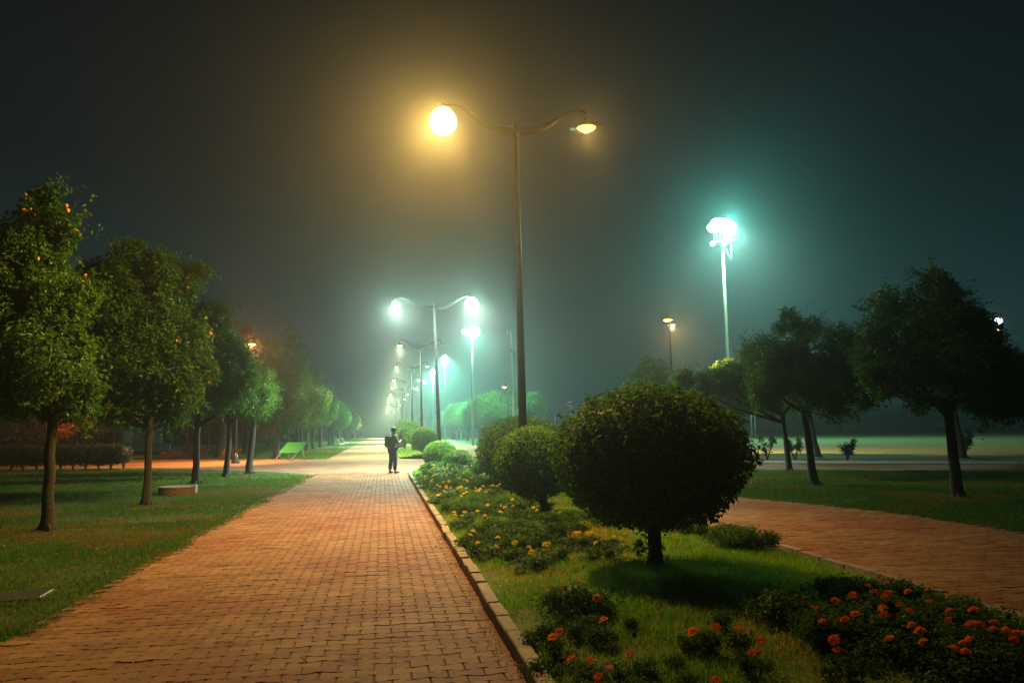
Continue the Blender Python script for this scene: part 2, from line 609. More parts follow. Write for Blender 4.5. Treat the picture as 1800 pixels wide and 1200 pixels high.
def lay_pavers(x0, xr, y0, y1, xleft, parent, seed):
    rg = np.random.default_rng(seed)
    P = []
    for k in range(int((y1 - y0) / PP)):
        y = y0 + (k + .5) * PP
        off = (k % 2) * PL / 2
        x = x0 + off + PL / 2 - PL
        while x < xr(y) + PL:
            if x - PL / 2 > xleft(y) - 0.10 and x - PL / 2 < xr(y) - 0.03:
                P.append((x, y))
            x += PL
    P = np.array(P)
    n = len(P)
    zz = rg.normal(0, 0.0012, n) - .003 * (rg.random(n) < .04) - .004 * np.clip(vnoise(P, .9, seed + 3) - .62, 0, 1) * 4
    tx, ty = rg.normal(0, 0.0045, n), rg.normal(0, 0.005, n)
    rz = rg.normal(0, 0.007, n)
    px, py, dist = project(np.c_[P, np.zeros(n)])
    vis = (px > -30) & (px < 1830) & (py < 1225) & (dist > 1)
    score = np.where(vis, -dist, -1e6)
    order = np.argsort(-score)
    near = set(order[:300].tolist())
    for i in near:
        o = link('paver', PAVER_MESH, None, parent, (P[i, 0] + rg.normal(0, .001), P[i, 1] + rg.normal(0, .001), zz[i]))
        o.rotation_euler = (tx[i], ty[i], rz[i])
    keep = np.array([i for i in range(n) if i not in near and dist[i] > -3 and P[i, 1] > 1.0])
    V = np.repeat(PV[None], len(keep), 0).copy()
    c, s = np.cos(rz[keep])[:, None], np.sin(rz[keep])[:, None]
    X, Y = V[:, :, 0].copy(), V[:, :, 1].copy()
    V[:, :, 2] += zz[keep][:, None] + X * -ty[keep][:, None] + Y * tx[keep][:, None]
    V[:, :, 0] = X * c - Y * s + P[keep, 0][:, None]
    V[:, :, 1] = X * s + Y * c + P[keep, 1][:, None]
    base = (np.arange(len(keep)) * 24)[:, None]
    tops = np.array(PAVER_MESH.polygons[0].vertices[:])[None] + base
    sides = np.concatenate([np.array(p.vertices[:])[None] + base for p in PAVER_MESH.polygons[1:]])
    tint = np.repeat(rg.random(len(keep)), 24)
    me = np_mesh('paver_bed', V.reshape(-1, 3), [tops, sides], tint)
    o = link('paver_bed', me, M['paver'], parent)
    o['kind'] = 'stuff'


lay_pavers(-3.25, lambda y: 0.93, 1.0, 32.4, lambda y: (-3.0 + 0.018 * (y - 8) + 0.05 * math.sin(y * 1.7)), path_left, 1)
lay_pavers(5.07, lambda y: (9.25 if y < 13.5 else max(8.0, 9.25 - 0.31 * (y - 13.5))), 2.0, 29.0, lambda y: 5.05, path_right, 2)


# median beds (raised soil) with kerbs
def median_z(x, y):
    t = np.clip(1 - ((x - 3.0) / 2.0) ** 2, 0, 1)
    return 0.065 + 0.125 * t + 0.03 * np.sin(y * 0.9 + x) * t


def bed(name, xs, ys, edge):
    gx, gy = len(xs), len(ys)
    V = []
    for y in ys:
        l, r_ = edge(y)
        for t in xs:
            x = l + (r_ - l) * t
            V.append((x, y, float(median_z(np.array(x), np.array(y)))))
    F = [[j * gx + i, j * gx + i + 1, (j + 1) * gx + i + 1, (j + 1) * gx + i] for j in range(gy - 1) for i in range(gx - 1)]
    o = link(name, np_mesh(name, V, [np.array(F)], smooth=True), M['soil'])
    o['kind'] = 'structure'
    return o


def edge1(y):
    if y < 28.2: return 1.02, 4.98
    t = min(1, (y - 28.2) / 6.3)
    k = math.sqrt(max(0, 1 - t * t))
    return 3.0 - 1.94 * k, 3.0 + 1.93 * k


def edge2(y):
    t = min(1, max(0, (49.5 - y) / 2.6))
    k = math.sqrt(max(0.0, 1 - t * t))
    return 2.9 - 1.85 * k, 2.9 + 1.8 * k


bed('median', np.linspace(0, 1, 13), list(np.linspace(-6, 28, 60)) + list(np.linspace(28.3, 34.45, 14)), edge1)
bed('far_median', np.linspace(0, 1, 7), list(np.linspace(46.95, 50, 8)) + list(np.linspace(52, 320, 60)), edge2)


def kerb_proto(l, wdt, hgt):
    m = MB()
    prof = [(0, -0.05), (0, hgt - 0.016), (0.005, hgt - 0.005), (0.016, hgt), (wdt, hgt), (wdt, -0.05)]
    vs = []
    for yy, ins in ((-l / 2, .006), (-l / 2 + .006, 0), (l / 2 - .006, 0), (l / 2, .006)):
        for x, z in prof:
            vs.append((x + ins * (1 if x < wdt / 2 else -1), yy, z - (ins if z > 0 else 0)))
    k = len(prof)
    fs = [tuple(range(k)), tuple(range(3 * k + k - 1, 3 * k - 1, -1))]
    for a in range(3):
        for i in range(k):
            j = (i + 1) % k
            fs.append((a * k + i, (a + 1) * k + i, (a + 1) * k + j, a * k + j))
    m.add(vs, fs)
    me = m.mesh('kerb_stone')
    me.materials.append(M['kerb'])
    return me


KS = kerb_proto(0.488, 0.105, 0.13)


def kerb_line(name, pts, inward):
    """pts: polyline of the outer face; stones laid along it"""
    root = empty(name, (pts[0][0], pts[0][1], 0))
    root['kind'] = 'structure'
    d = [0]
    for a, b in zip(pts, pts[1:]): d.append(d[-1] + math.dist(a, b))
    s = 0.25
    P = np.array(pts)
    while s < d[-1]:
        x, y = np.interp(s, d, P[:, 0]), np.interp(s, d, P[:, 1])
        x2, y2 = np.interp(s + .05, d, P[:, 0]), np.interp(s + .05, d, P[:, 1])
        ang = math.atan2(y2 - y, x2 - x) - math.pi / 2
        o = link('kerb_stone', KS, None, root)
        o.location = (x - pts[0][0] + random.gauss(0, .006), y - pts[0][1], random.gauss(0, .006))
        o.rotation_euler = (random.gauss(0, .008), random.gauss(0, .02), ang + random.gauss(0, .012) + (0 if inward > 0 else math.pi))
        s += 0.5
    return root


kl = [(0.93, 3.2)] + [(0.93, 28.2)] + [(3.0 - 2.07 * math.cos(t), 28.2 + 6.4 * math.sin(t)) for t in np.linspace(0.06, math.pi / 2, 26)]
kr = [(5.07, 3.2)] + [(5.07, 28.2)] + [(3.0 + 2.07 * math.cos(t), 28.2 + 6.4 * math.sin(t)) for t in np.linspace(0.06, math.pi / 2 - .02, 26)]
kerb_line('kerb', kl, 1)
kerb_line('kerb', kr, -1)
kf = MB()
kf.tube([(15.2, 33.3, 0.02), (23.9, 27.25, 0.02), (60, 9.2, 0.02)], 0.11, 4, smooth=False)
o = kf.build('road_kerb', M['concrete'])
o['kind'] = 'structure'


# ------------------------------------------------------------------ haze
hb = MB()
hx0, hx1, hy0, hy1, hz0, hz1 = -325, 325, -26, 595, -1.0, 26.5
hb.add([(hx0, hy0, hz0), (hx1, hy0, hz0), (hx1, hy1, hz0), (hx0, hy1, hz0), (hx0, hy0, hz1), (hx1, hy0, hz1), (hx1, hy1, hz1), (hx0, hy1, hz1)],
       [(3, 2, 1, 0), (4, 5, 6, 7), (0, 1, 5, 4), (1, 2, 6, 5), (2, 3, 7, 6), (3, 0, 4, 7)])
hm = bpy.data.materials.new('haze')
hm.use_nodes = True
hm.cycles.volume_sampling = 'EQUIANGULAR'
hm.cycles.homogeneous_volume = True
hm.node_tree.nodes.clear()
ho = hm.node_tree.nodes.new('ShaderNodeOutputMaterial')
hv = hm.node_tree.nodes.new('ShaderNodeVolumePrincipled')
hv.inputs['Color'].default_value = (0.93, 0.96, 0.96, 1)
hv.inputs['Density'].default_value = HAZE_DENSITY
hv.inputs['Anisotropy'].default_value = 0.86
hm.node_tree.links.new(hv.outputs[0], ho.inputs['Volume'])
hz = hb.build('haze', hm)
hz['kind'] = 'stuff'

# ------------------------------------------------------------------ street lamps
def gull_arm(side, span):
    """S-curved arm: flat at the pole, rising to a crest, hooking down to the lamp"""
    pts = [(0.03, 0.0), (0.2, -0.005), (0.38, 0.015), (0.56, 0.075), (0.72, 0.165), (0.86, 0.275), (1.0, 0.375), (1.14, 0.45), (1.29, 0.49), (1.42, 0.49), (1.5, 0.44)]
    k = span / 1.5
    rr = [0.095, 0.093, 0.086, 0.074, 0.062, 0.052, 0.045, 0.04, 0.036, 0.032, 0.028]
    m = MB()
    m.tube([(side * x * k, 0, z) for x, z in pts], rr, 10, asp=(1.0, 0.55))
    return m


def dish_hat():
    m = MB()
    m.lathe([(0.345, 0.0), (0.35, 0.008), (0.30, 0.035), (0.20, 0.065), (0.10, 0.09), (0.05, 0.12), (0.04, 0.22), (0.02, 0.225), (0.02, 0.2), (0.09, 0.075), (0.2, 0.048), (0.3, 0.02), (0.335, 0.0)], n=28)
    return m.mesh('lamp_hat')


def bowl(r_=0.20):
    m = MB()
    m.lathe([(0.02, -0.075), (0.09, -0.066), (0.15, -0.042), (r_, 0.0), (r_, 0.03), (0.02, 0.04)], n=20)
    return m.mesh('bulb')


def globe(r_):
    m = MB()
    m.lathe([(max(.004, r_ * math.sin(t)), -r_ * math.cos(t)) for t in np.linspace(0.02, math.pi - .02, 14)], n=24)
    return m.mesh('bulb')


HAT, BOWL = dish_hat(), bowl()
HAT.materials.append(M['hat'])


def street_lamp(loc, height, span, lean, label, heads, group='double armed lamps along the median', base_z=0.12):
    """heads: per side (kind, ...) ; height = level of the bulbs"""
    root = empty('street_lamp', loc, 0, label, 'street lamp', group)
    root.rotation_euler = (0, lean, 0)
    zc = height - 0.12
    m = MB()
    n = 12
    m.tube([(0, 0, z) for z in (0.25, 1.2, 3.2, 5.4, zc - .08)], [0.092, 0.088, 0.074, 0.058, 0.047], 8, smooth=False)
    m.build('pole', M['pole'], root)
    b = MB()
    b.lathe([(0.21, -0.1), (0.21, 0.03), (0.185, 0.05), (0.185, 0.085), (0.16, 0.10), (0.16, 0.14), (0.14, 0.155), (0.14, 0.19), (0.118, 0.205), (0.115, 0.34), (0.097, 0.37), (0.05, 0.372)], n=20, smooth=False)
    b.build('base', M['pole'], root)
    cpm = MB()
    cpm.lathe([(0.06, -0.16), (0.066, -0.1), (0.066, 0.08), (0.045, 0.13), (0.03, 0.2), (0.012, 0.26)], c=(0, 0, zc), n=14)
    cpm.build('finial', M['pole'], root)
    for side, hd in zip((-1, 1), heads):
        a = gull_arm(side, span).build('arm', M['pole'], root, (0, 0, zc))
        st = MB()
        st.tube([(side * span, 0, height + .2), (side * span, 0, zc + .45)], 0.016, 8)
        st.build('stem', M['pole'], root)
        h = empty('lantern', (side * span, 0, height))
        h.parent = root
        kind = hd[0]
        if kind == 'globe':  # bulb swollen into a ball the size of the glare round the lamp
            _, mat, col, power, r_ = hd
            g = link('bulb', globe(r_ - 0.012), mat, h)
            hat = MB()
            hat.lathe([(0.15, r_ - 0.05), (0.155, r_ - .02), (0.11, r_ + 0.04), (0.05, r_ + .1), (0.02, r_ + .11)], n=20)
            hat.build('lamp_hat', M['hat'], h)
            if col == SODIUM:       # its reflector throws most light down and toward the left hand lawn
                q = spot_light('lamp_light', (0, 0, 0), MIXED, power * 2.15, r_, h, 158)
                q.rotation_euler = Vector((-.46, -.16, -.86)).to_track_quat('-Z', 'Y').to_euler()
            else:
                q = spot_light('lamp_light', (0, 0, 0), LED, power * .85, r_, h, 176, .9)
                lamp_light('lamp_glow', (0, 0, 0), LED_HALO, power * .08, r_, h)
        elif kind == 'bowl':
            _, mat, col, power = hd
            link('lamp_hat', HAT, None, h)
            link('bulb', BOWL.copy(), mat, h)
            if power:
                spot_light('lamp_beam', (0, 0, -0.10), col, power, 0.05, h, 108 if col == SODIUM else 164)
                if col == SODIUM: lamp_light('lamp_glow', (0, 0, -.10), AMBER, 200, .02, h)
        else:
            link('lamp_hat', HAT, None, h)
            link('bulb', BOWL.copy(), M['galv'], h)
    return root


E_W1 = emit('lit_warm_dim', WARM, 4)
E_W2 = emit('lit_warm_mid', WARM, 6)
E_W3 = emit('lit_warm_bright', WARM, 10)
E_WH = emit('lit_white_far', (0.85, 1.0, 0.9), 10)
street_lamp((2.74, 15.54, 0.12), 7.72, 1.49, R(-0.35), 'nearest tall double lamp with ball of amber glare, rising behind the clipped bushes',
            [('globe', E_SOD, SODIUM, P_MAIN, 0.29), ('bowl', E_BOWL, SODIUM, P_MAIN * 0.42)])
street_lamp((2.42, 34.0, 0.0), 6.98, 1.62, R(-1.9), 'leaning double lamp with two dazzling balls of white glare behind the small round bush',
            [('globe', E_LED, LED, P_LED * .75, 0.21), ('globe', E_LED, LED, P_LED, 0.31)])
pat = [('bowl', E_W1, CORR, 18000), ('off',)], [('bowl', E_W1, CORR, 20000), ('bowl', E_W2, 0, 0)], [('bowl', E_W3, CORR, 26000), ('bowl', E_WH, 0, 0)]
far_labels = ['third double lamp of the median row with dark right head', 'fourth double lamp of the median row with two small warm lights',
              'fifth double lamp of the median row, its left light amber and right light white']
for k in range(12):
    Y = 52.4 + 18.2 * k
    if k < 3:
        hd, lab = pat[k], far_labels[k]
    else:
        hd = [('bowl', E_W3 if k < 7 or k % 2 else E_W2, CORR, 60000 if k in (4, 7) else 0), ('bowl', [E_WH, E_W3, E_W1, E_W2][k % 4], 0, 0)]
        lab = ['', '', '', 'sixth', 'seventh', 'eighth', 'ninth', 'tenth', 'eleventh', 'twelfth', 'thirteenth', 'fourteenth'][k] + ' double lamp of the median row, a hazy warm dot far off'
    street_lamp((2.6 + (0.0 if k else -.05), Y, 0.05), 7.15 + 0.05 * math.sin(k * 2.1), 1.35, R([-.7, -.2, .1, .4, -.3][k % 5]), lab, hd)


def single_lamp(loc, height, rz, reach, mat, col, power, label, double=False, group=None, aim=None, size=160):
    root = empty('street_lamp', loc, rz, label, 'street lamp', group)
    m = MB()
    m.tube([(0, 0, z) for z in (-0.05, .3, 2.5, height - .2)], [0.1, 0.085, 0.07, 0.05], 8)
    m.build('pole', M['pole'], root)
    b = MB()
    b.lathe([(0.26, 0.0), (0.24, 0.08), (0.13, 0.3), (0.1, 0.55), (0.05, 0.56)], n=12)
    b.build('base', M['pole'], root)
    for s in ((1, -1) if double else (1,)):
        if double and s < 0: power = 0
        gull_arm(s, reach).build('arm', M['pole'], root, (0, 0, height - .12))
        h = empty('lantern', (s * reach, 0, height))
        h.parent = root
        link('lamp_hat', HAT, None, h, (0, 0, 0.03))
        link('bulb', BOWL.copy(), mat, h)
        if power:
            q = spot_light('lamp_beam', (0, 0, -0.18), col, power, 0.09, h, size)
            lamp_light('lamp_glow', (0, 0, -.12), col, 500 if power > 1000 else power, .04, h)
            if aim: q.rotation_euler = (Matrix.Rotation(-rz, 3, 'Z') @ Vector(aim)).to_track_quat('-Z', 'Y').to_euler()
    return root


single_lamp((-7.95, 46, 0), 6.55, R(0), 0.75, E_ORG, (1.0, .42, .1), 14000, 'single amber lamp reaching out of the left hand trees', aim=(-.42, .12, -.9), size=112)
single_lamp((16.0, 42.6, 0), 7.45, R(64), 1.2, E_ORG, (1.0, .62, .20), 30000, 'lamp seen end on with two amber heads beyond the right hand trees', True, aim=(.68, .30, -.66), size=120)
single_lamp((11.9, 75.5, 0), 5.6, R(180), 0.35, E_ORG, WARM, 0, 'short amber lamp beside the pale unlit pole in the haze')
single_lamp((-23.0, 60, 0), 6.2, R(20), 0.9, E_ORG, (1.0, .42, .1), 4200, 'amber lamp over the rust coloured tree far left, hidden by leaves')


# white lights on tall slim poles along the far side path
def tall_light(loc, height, power, r_, label, twin):
    root = empty('floodlight_pole', loc, 0, label, 'light pole', 'tall white lights beyond the right path')
    m = MB()
    m.tube([(0, 0, z) for z in (0, 4, 8, height - r_ * .6)], [0.13, 0.11, 0.085, 0.06], 8)
    m.build('pole', M['galv'], root)
    for dx in ((0.28, -0.75) if twin else (0.0,)):
        h = empty('lantern', (dx, 0, height))
        h.parent = root
        rr = r_ if dx >= 0 else r_ * .55
        link('bulb', globe(rr - .012), E_LED, h)
        cp = MB()
        cp.lathe([(rr * .4, rr * .9), (rr * .42, rr * .96), (rr * .1, rr * 1.15)], n=14)
        cp.build('lamp_hat', M['galv'], h)
        if dx >= 0 and power: spot_light('lamp_beam', (0, 0, 0), TALLC, power, rr + .004, h, 180, .9)
        br = MB()
        br.tube([(dx, 0, height - rr), (0, 0, height - rr * 1.4 - .1)], 0.03, 6)
        br.build('bracket', M['galv'], root)
    return root


tall_light((9.3, 83, 0), 11.9, 26000, 0.58, 'tall pole with twin merged white lights, nearest of the white row', True)
tall_light((8.9, 115, 0), 11.85, 70000, 0.52, 'second tall white light of the row beyond the leaning lamp', False)
tall_light((8.8, 141, 0), 11.8, 70000, 0.52, 'third tall white light of the row, small against the haze', False)
tall_light((8.8, 168, 0), 11.75, 0, 0.46, 'fourth tall white light touching the third lamp pole', False)
tall_light((8.3, 196, 0), 11.7, 0, 0.35, 'farthest tiny white light of the tall row', False)


# ------------------------------------------------------------------ stadium mast
def mast():
    root = empty('floodlight_mast', (36.4, 80, 0), 0, 'very tall slim mast with a crown of white floodlights above a round platform', 'floodlight mast')
    m = MB()
    m.tube([(0, 0, z) for z in (0, 7, 14, 21.2)], [0.22, 0.20, 0.17, 0.14], 12)
    m.build('pole', M['wood'], root)
    p = MB()
    p.lathe([(0.25, 21.1), (0.85, 21.2), (0.95, 21.28), (0.95, 21.4), (0.3, 21.42)], n=20)
    p.build('platform', M['galv'], root)
    for k in range(14):
        t = 2 * math.pi * k / 14
        q = MB()
        q.tube([(.88 * math.cos(t), .88 * math.sin(t), 21.38), (.88 * math.cos(t), .88 * math.sin(t), 22.9)], 0.035, 6)
        q.build('railing_post', M['galv'], root)
    q = MB()
    pts = [(.88 * math.cos(t), .88 * math.sin(t), 22.3) for t in np.linspace(0, 2 * math.pi, 21)]
    q.tube(pts, 0.025, 6)
    q.build('railing', M['galv'], root)
    q = MB()
    q.tube([(-1.3, -.3, 21.2), (0, 0, 21.3), (1.35, -.2, 21.65)], 0.07, 6)
    q.build('cross_arm', M['galv'], root)
    for a, b in (((0.1, -.2, 21.1), (0.75, -.4, 19.2)), ((0.9, -.2, 21.4), (0.75, -.4, 19.2))):
        q = MB()
        q.tube([a, b], 0.022, 5)
        q.build('cable', M['galv'], root)
    hd = globe(0.42)
    hd.materials.append(E_MAST)
    for k in range(11):
        t = 2 * math.pi * k / 11
        f = link('flood_lamp', hd, None, root, (1.15 * math.cos(t), 1.15 * math.sin(t), 23.1))
    hd2 = globe(0.62)
    hd2.materials.append(E_MAST)
    for dx in (-.5, .5, 0):
        f = link('flood_lamp', hd2, None, root, (dx, 0, 23.55))
        f.scale = (1.15, 1.15, .85)
    for dx in (-1.35, -.05):
        f = link('flood_lamp', hd, None, root, (dx, -.5, 21.1))
        f.scale = (.62,) * 3
    lamp_light('lamp_light', (0, -1.75, 23.3), MASTC, P_MAST * .06, 0.3, root)
    spot_light('lamp_beam', (0, -2.2, 22.6), (.42, 1, .84), P_MAST, 0.3, root)
    return root


mast()
p = empty('utility_pole', (11.35, 70, 0), 0, 'tall pale unlit pole with a dark lamp halfway up', 'utility pole')
m = MB(); m.tube([(0.25, 0, 0), (0.08, 0, 5), (0, 0, 10.4)], [0.12, 0.1, 0.06], 8); m.build('pole', M['white_paint'], p)
m = MB(); m.tube([(-.28, 0, 10.0), (-.28, 0, 10.4)], 0.04, 6); m.tube([(-.28, 0, 10.05), (.03, 0, 10.05)], 0.025, 6); m.build('bracket', M['white_paint'], p)
m = MB(); m.box((0.25, -.1, 8.55), (0.7, 0.3, 0.16), Matrix.Rotation(R(14), 3, 'Y')); m.lathe([(0.16, -.12), (0.19, 0), (0.12, .2), (.03, .25)], (0.02, -.1, 8.6), 12); m.build('dark_lantern', M['galv'], p)


def far_spot(loc, h, r_, mat, label):
    root = empty('far_light', loc, 0, label, 'light')
    m = MB(); m.tube([(0, 0, 0), (0, 0, h - r_)], 0.08, 6); m.build('pole', M['galv'], root)
    g = link('bulb', globe(r_), mat, root, (0, 0, h))
    hmb = MB(); hmb.lathe([(r_ * 1.1, r_ * .55), (r_ * .9, r_ * 1.05), (r_ * .2, r_ * 1.3)], (0, 0, h), 12); hmb.build('lamp_hat', M['hat'], root)


far_spot((32.35, 90, 0), 6.95, 0.30, E_COOL, 'small white light peeping over the top of the big clipped bush')
far_spot((43.6, 90, 0), 9.0, 0.36, E_COOL, 'small white light showing through leaves left of the right hand trees')
far_spot((44.2, 90.3, 0), 9.3, 0.26, E_COOL, 'tiny white light just right of another among the leaves')
far_spot((104, 120, 0), 18.8, 0.62, E_COOL, 'bluish white light high at the right edge above the tree tops')
far_spot((104.4, 120.6, 0), 17.3, 0.34, E_WARM, 'tiny warm light just below the bluish white one')


# ------------------------------------------------------------------ leaves, crowns, trunks
def leaf_arrays(P, nrm, axis, size, asp, tint, fold=0.25):
    """every leaf is a folded diamond: base, right, tip, left"""
    n = len(P)
    axis = axis / np.maximum(np.linalg.norm(axis, axis=1, keepdims=True), 1e-6)
    side = np.cross(axis, nrm)
    side /= np.maximum(np.linalg.norm(side, axis=1, keepdims=True), 1e-6)
    up = np.cross(side, axis)
    s = size[:, None]
    base = P
    tip = P + axis * s - up * s * 0.12
    mid = P + axis * s * 0.45 + up * s * fold * asp * .5
    rt = mid + side * s * asp * .5
    lf = mid - side * s * asp * .5
    V = np.stack([base, rt, tip, lf], 1).reshape(-1, 3)
    i = np.arange(n)[:, None] * 4
    F = np.concatenate([i + np.array([[0, 1, 2]]), i + np.array([[0, 2, 3]])])
    return V, F, np.repeat(tint, 4)


def rand_dir(n, rg):
    d = rg.normal(size=(n, 3))
    return d / np.linalg.norm(d, axis=1, keepdims=True)


def crown_mesh(name, clumps, leaf, asp, density, seed, core=0.0, rough=0.22, flat=1.0, shell=0.5, droop=0.35, jag=1.0, nscale=0.55, sprigs=0.0, sprig_len=.22):
    """clumps: (x, y, z, r[, rz]) ; returns a mesh of leaves spread over them"""
    rg = np.random.default_rng(seed)
    cl = np.array([c if len(c) == 5 else (*c, c[3]) for c in clumps], float)
    area = cl[:, 3] * cl[:, 4]
    N_ = int(density * (4 * math.pi * area).sum() / (leaf * leaf * asp * 0.5))
    idx = rg.choice(len(cl), N_, p=area / area.sum())
    d = rand_dir(N_, rg)
    rad = 1 - shell * rg.random(N_) ** 1.6
    c = cl[idx]
    q = c[:, :3] + d * np.stack([c[:, 3], c[:, 3], c[:, 4]], 1) * .9
    nz = vnoise(q + 100, nscale, seed) * .65 + vnoise(q + 50, nscale * .38, seed + 3) * .35
    rad = rad * (1 + rough * 2.4 * (nz - .5) * jag)
    P = c[:, :3] + d * rad[:, None] * np.stack([c[:, 3], c[:, 3], c[:, 4]], 1)
    # gaps: thin the foliage where a second noise is low
    keep = vnoise(P + 31, nscale * .8, seed + 9) > (0.31 if core == 0 else 0.03)
    P, d, idx = P[keep], d[keep], idx[keep]
    if sprigs > 0:
        ns = int(len(P) * sprigs / 8)
        outer = np.argsort(-rad[keep] + rg.normal(0, .08, len(P)))[:max(ns * 3, 1)]
        pick = rg.choice(outer, ns)
        dd = d[pick] + rand_dir(ns, rg) * .45 + np.array([0, 0, .25])
        tt = np.linspace(.1, 1, 8)
        L_ = sprig_len * rg.uniform(.4, 1.2, ns)
        Q = P[pick][:, None] + dd[:, None] * (tt[None] * L_[:, None])[..., None]
        P = np.concatenate([P, Q.reshape(-1, 3)])
        d = np.concatenate([d, np.repeat(d[pick], 8, 0)])
    n = len(P)
    nrm = d * .7 + rand_dir(n, rg) * .75 + np.array([0, 0, .35])
    nrm /= np.linalg.norm(nrm, axis=1, keepdims=True)
    ax = rand_dir(n, rg) + d * .35 + np.array([0, 0, -droop])
    ax = ax - nrm * (ax * nrm).sum(1, keepdims=True)
    size = leaf * rg.uniform(.65, 1.25, n)
    tint = np.clip(rg.normal(.5, .2, n) + .35 * (vnoise(P, .9, seed + 5) - .5), 0, 1)
    V, F, T = leaf_arrays(P, nrm, ax, size, asp, tint)
    faces = [F]
    if core > 0:  # opaque core in the darkest tint, added inside to block light through the leaves
        m = MB()
        for c in cl:
            m.lathe([(max(.01, core * c[3] * math.sin(t)), -core * c[4] * math.cos(t)) for t in np.linspace(.02, math.pi - .02, 9)], c[:3], 14)
        cv = np.array(m.v)
        nv = len(V)
        q4 = np.array([f for f in m.f if len(f) == 4]) + nv
        V = np.concatenate([V, cv])
        T = np.concatenate([T, np.zeros(len(cv))])
        faces.append(q4)
    return np_mesh(name, V, faces, T)


def trunk_mesh(name, base, top, r0, r1, limbs, seed, sway=0.010, flare=1.3):
    rg = random.Random(seed)
    b, t = Vector(base), Vector(top)
    m = MB()
    pts, rr = [], []
    for k in range(8):
        s = k / 7
        p_ = b.lerp(t, s) + Vector((rg.gauss(0, sway), rg.gauss(0, sway), 0)) * (1 if 0 < k < 7 else 0)
        pts.append(p_)
        rr.append((r0 + (r1 - r0) * s) * (flare if k == 0 else 1.12 if k == 1 else 1.0))
    pts.insert(1, pts[0].lerp(pts[1], .3)); rr.insert(1, r0 * 1.2)
    pts[0] = pts[0] - Vector((0, 0, .06))
    m.tube(pts, rr, 10)
    for q in range(4):
        a = q * 1.57 + rg.random()
        m.tube([b + Vector((math.cos(a) * r0 * .5, math.sin(a) * r0 * .5, .16)), b + Vector((math.cos(a) * r0 * 1.5, math.sin(a) * r0 * 1.5, .03)), b + Vector((math.cos(a) * r0 * 2.4, math.sin(a) * r0 * 2.4, -.04))], [r0 * .5, r0 * .34, r0 * .12], 6)
    for e in limbs:
        e = Vector(e[:3])
        s = pts[-1 - rg.randint(0, 1)]
        mid = s.lerp(e, .5) + Vector((rg.gauss(0, .1), rg.gauss(0, .1), -.12))
        m.tube([s, mid, e], [r1 * .75, r1 * .45, r1 * .16], 6)
    return m.mesh(name)


ORANGE = MB()
ORANGE.lathe([(max(.002, .041 * math.sin(t)), -.040 * math.cos(t)) for t in np.linspace(.05, math.pi - .05, 6)], n=8)
ORANGE = ORANGE.mesh('orange')
ORANGE.materials.append(M['orange'])


def split_clumps(cl, seed, n=9, k=.54):
    """break each round clump into uneven smaller ones"""
    rg = np.random.default_rng(seed)
    out = []
    for c in cl:
        for q in range(n):
            d = rand_dir(1, rg)[0] * c[3] * rg.uniform(.35, 1.0)
            out.append((c[0] + d[0], c[1] + d[1], c[2] + d[2] * .9, c[3] * k * rg.uniform(.6, 1.15)))
    return out


def orange_tree(base, top, clumps, r0, r1, label, seed, leaf=.105, density=1.25, oranges=0, bark='bark', name='orange_tree', group='citrus trees on the lawns', mat='citrus', shell=.5, lit=(1, -.3, 0)):
    root = empty(name, (base[0], base[1], base[2]), 0, label, 'tree', group)
    B = Vector(base)
    rel = [(c[0] - B.x, c[1] - B.y, c[2] - B.z, *c[3:]) for c in clumps]
    T = Vector(top) - B
    link('trunk', trunk_mesh('trunk', (0, 0, 0), T, r0, r1, sorted(rel, key=lambda q: q[2])[:5], seed), M[bark], root)
    fine = split_clumps(rel, seed)
    link('crown', crown_mesh('crown', fine, leaf, .45, density, seed, shell=max(shell, .85), nscale=.36, rough=.3, sprigs=.10, sprig_len=.32), M[mat], root)
    rg = np.random.default_rng(seed + 40)
    k = 0
    while k < oranges:
        c = fine[rg.integers(len(fine))]
        d = rand_dir(1, rg)[0]
        if d @ np.array(lit) < -.25 and rg.random() < .7 or d[1] > .55: continue
        r_ = c[3] * rg.uniform(.7, .95)
        for _ in range(rg.integers(1, 3)):
            o = link('orange', ORANGE, None, root, (c[0] + d[0] * r_ + rg.normal(0, .05), c[1] + d[1] * r_, c[2] + d[2] * r_ + rg.normal(0, .05)))
            s = rg.uniform(.85, 1.2)
            o.scale = (s, s, s)
            k += 1
    return root


def jit(L, Y, dy, seed):
    """(x, z, r) outlines -> clumps with depth"""
    rg = random.Random(seed)
    return [(x, Y + rg.uniform(-dy, dy), z, r_) for x, z, r_ in L]


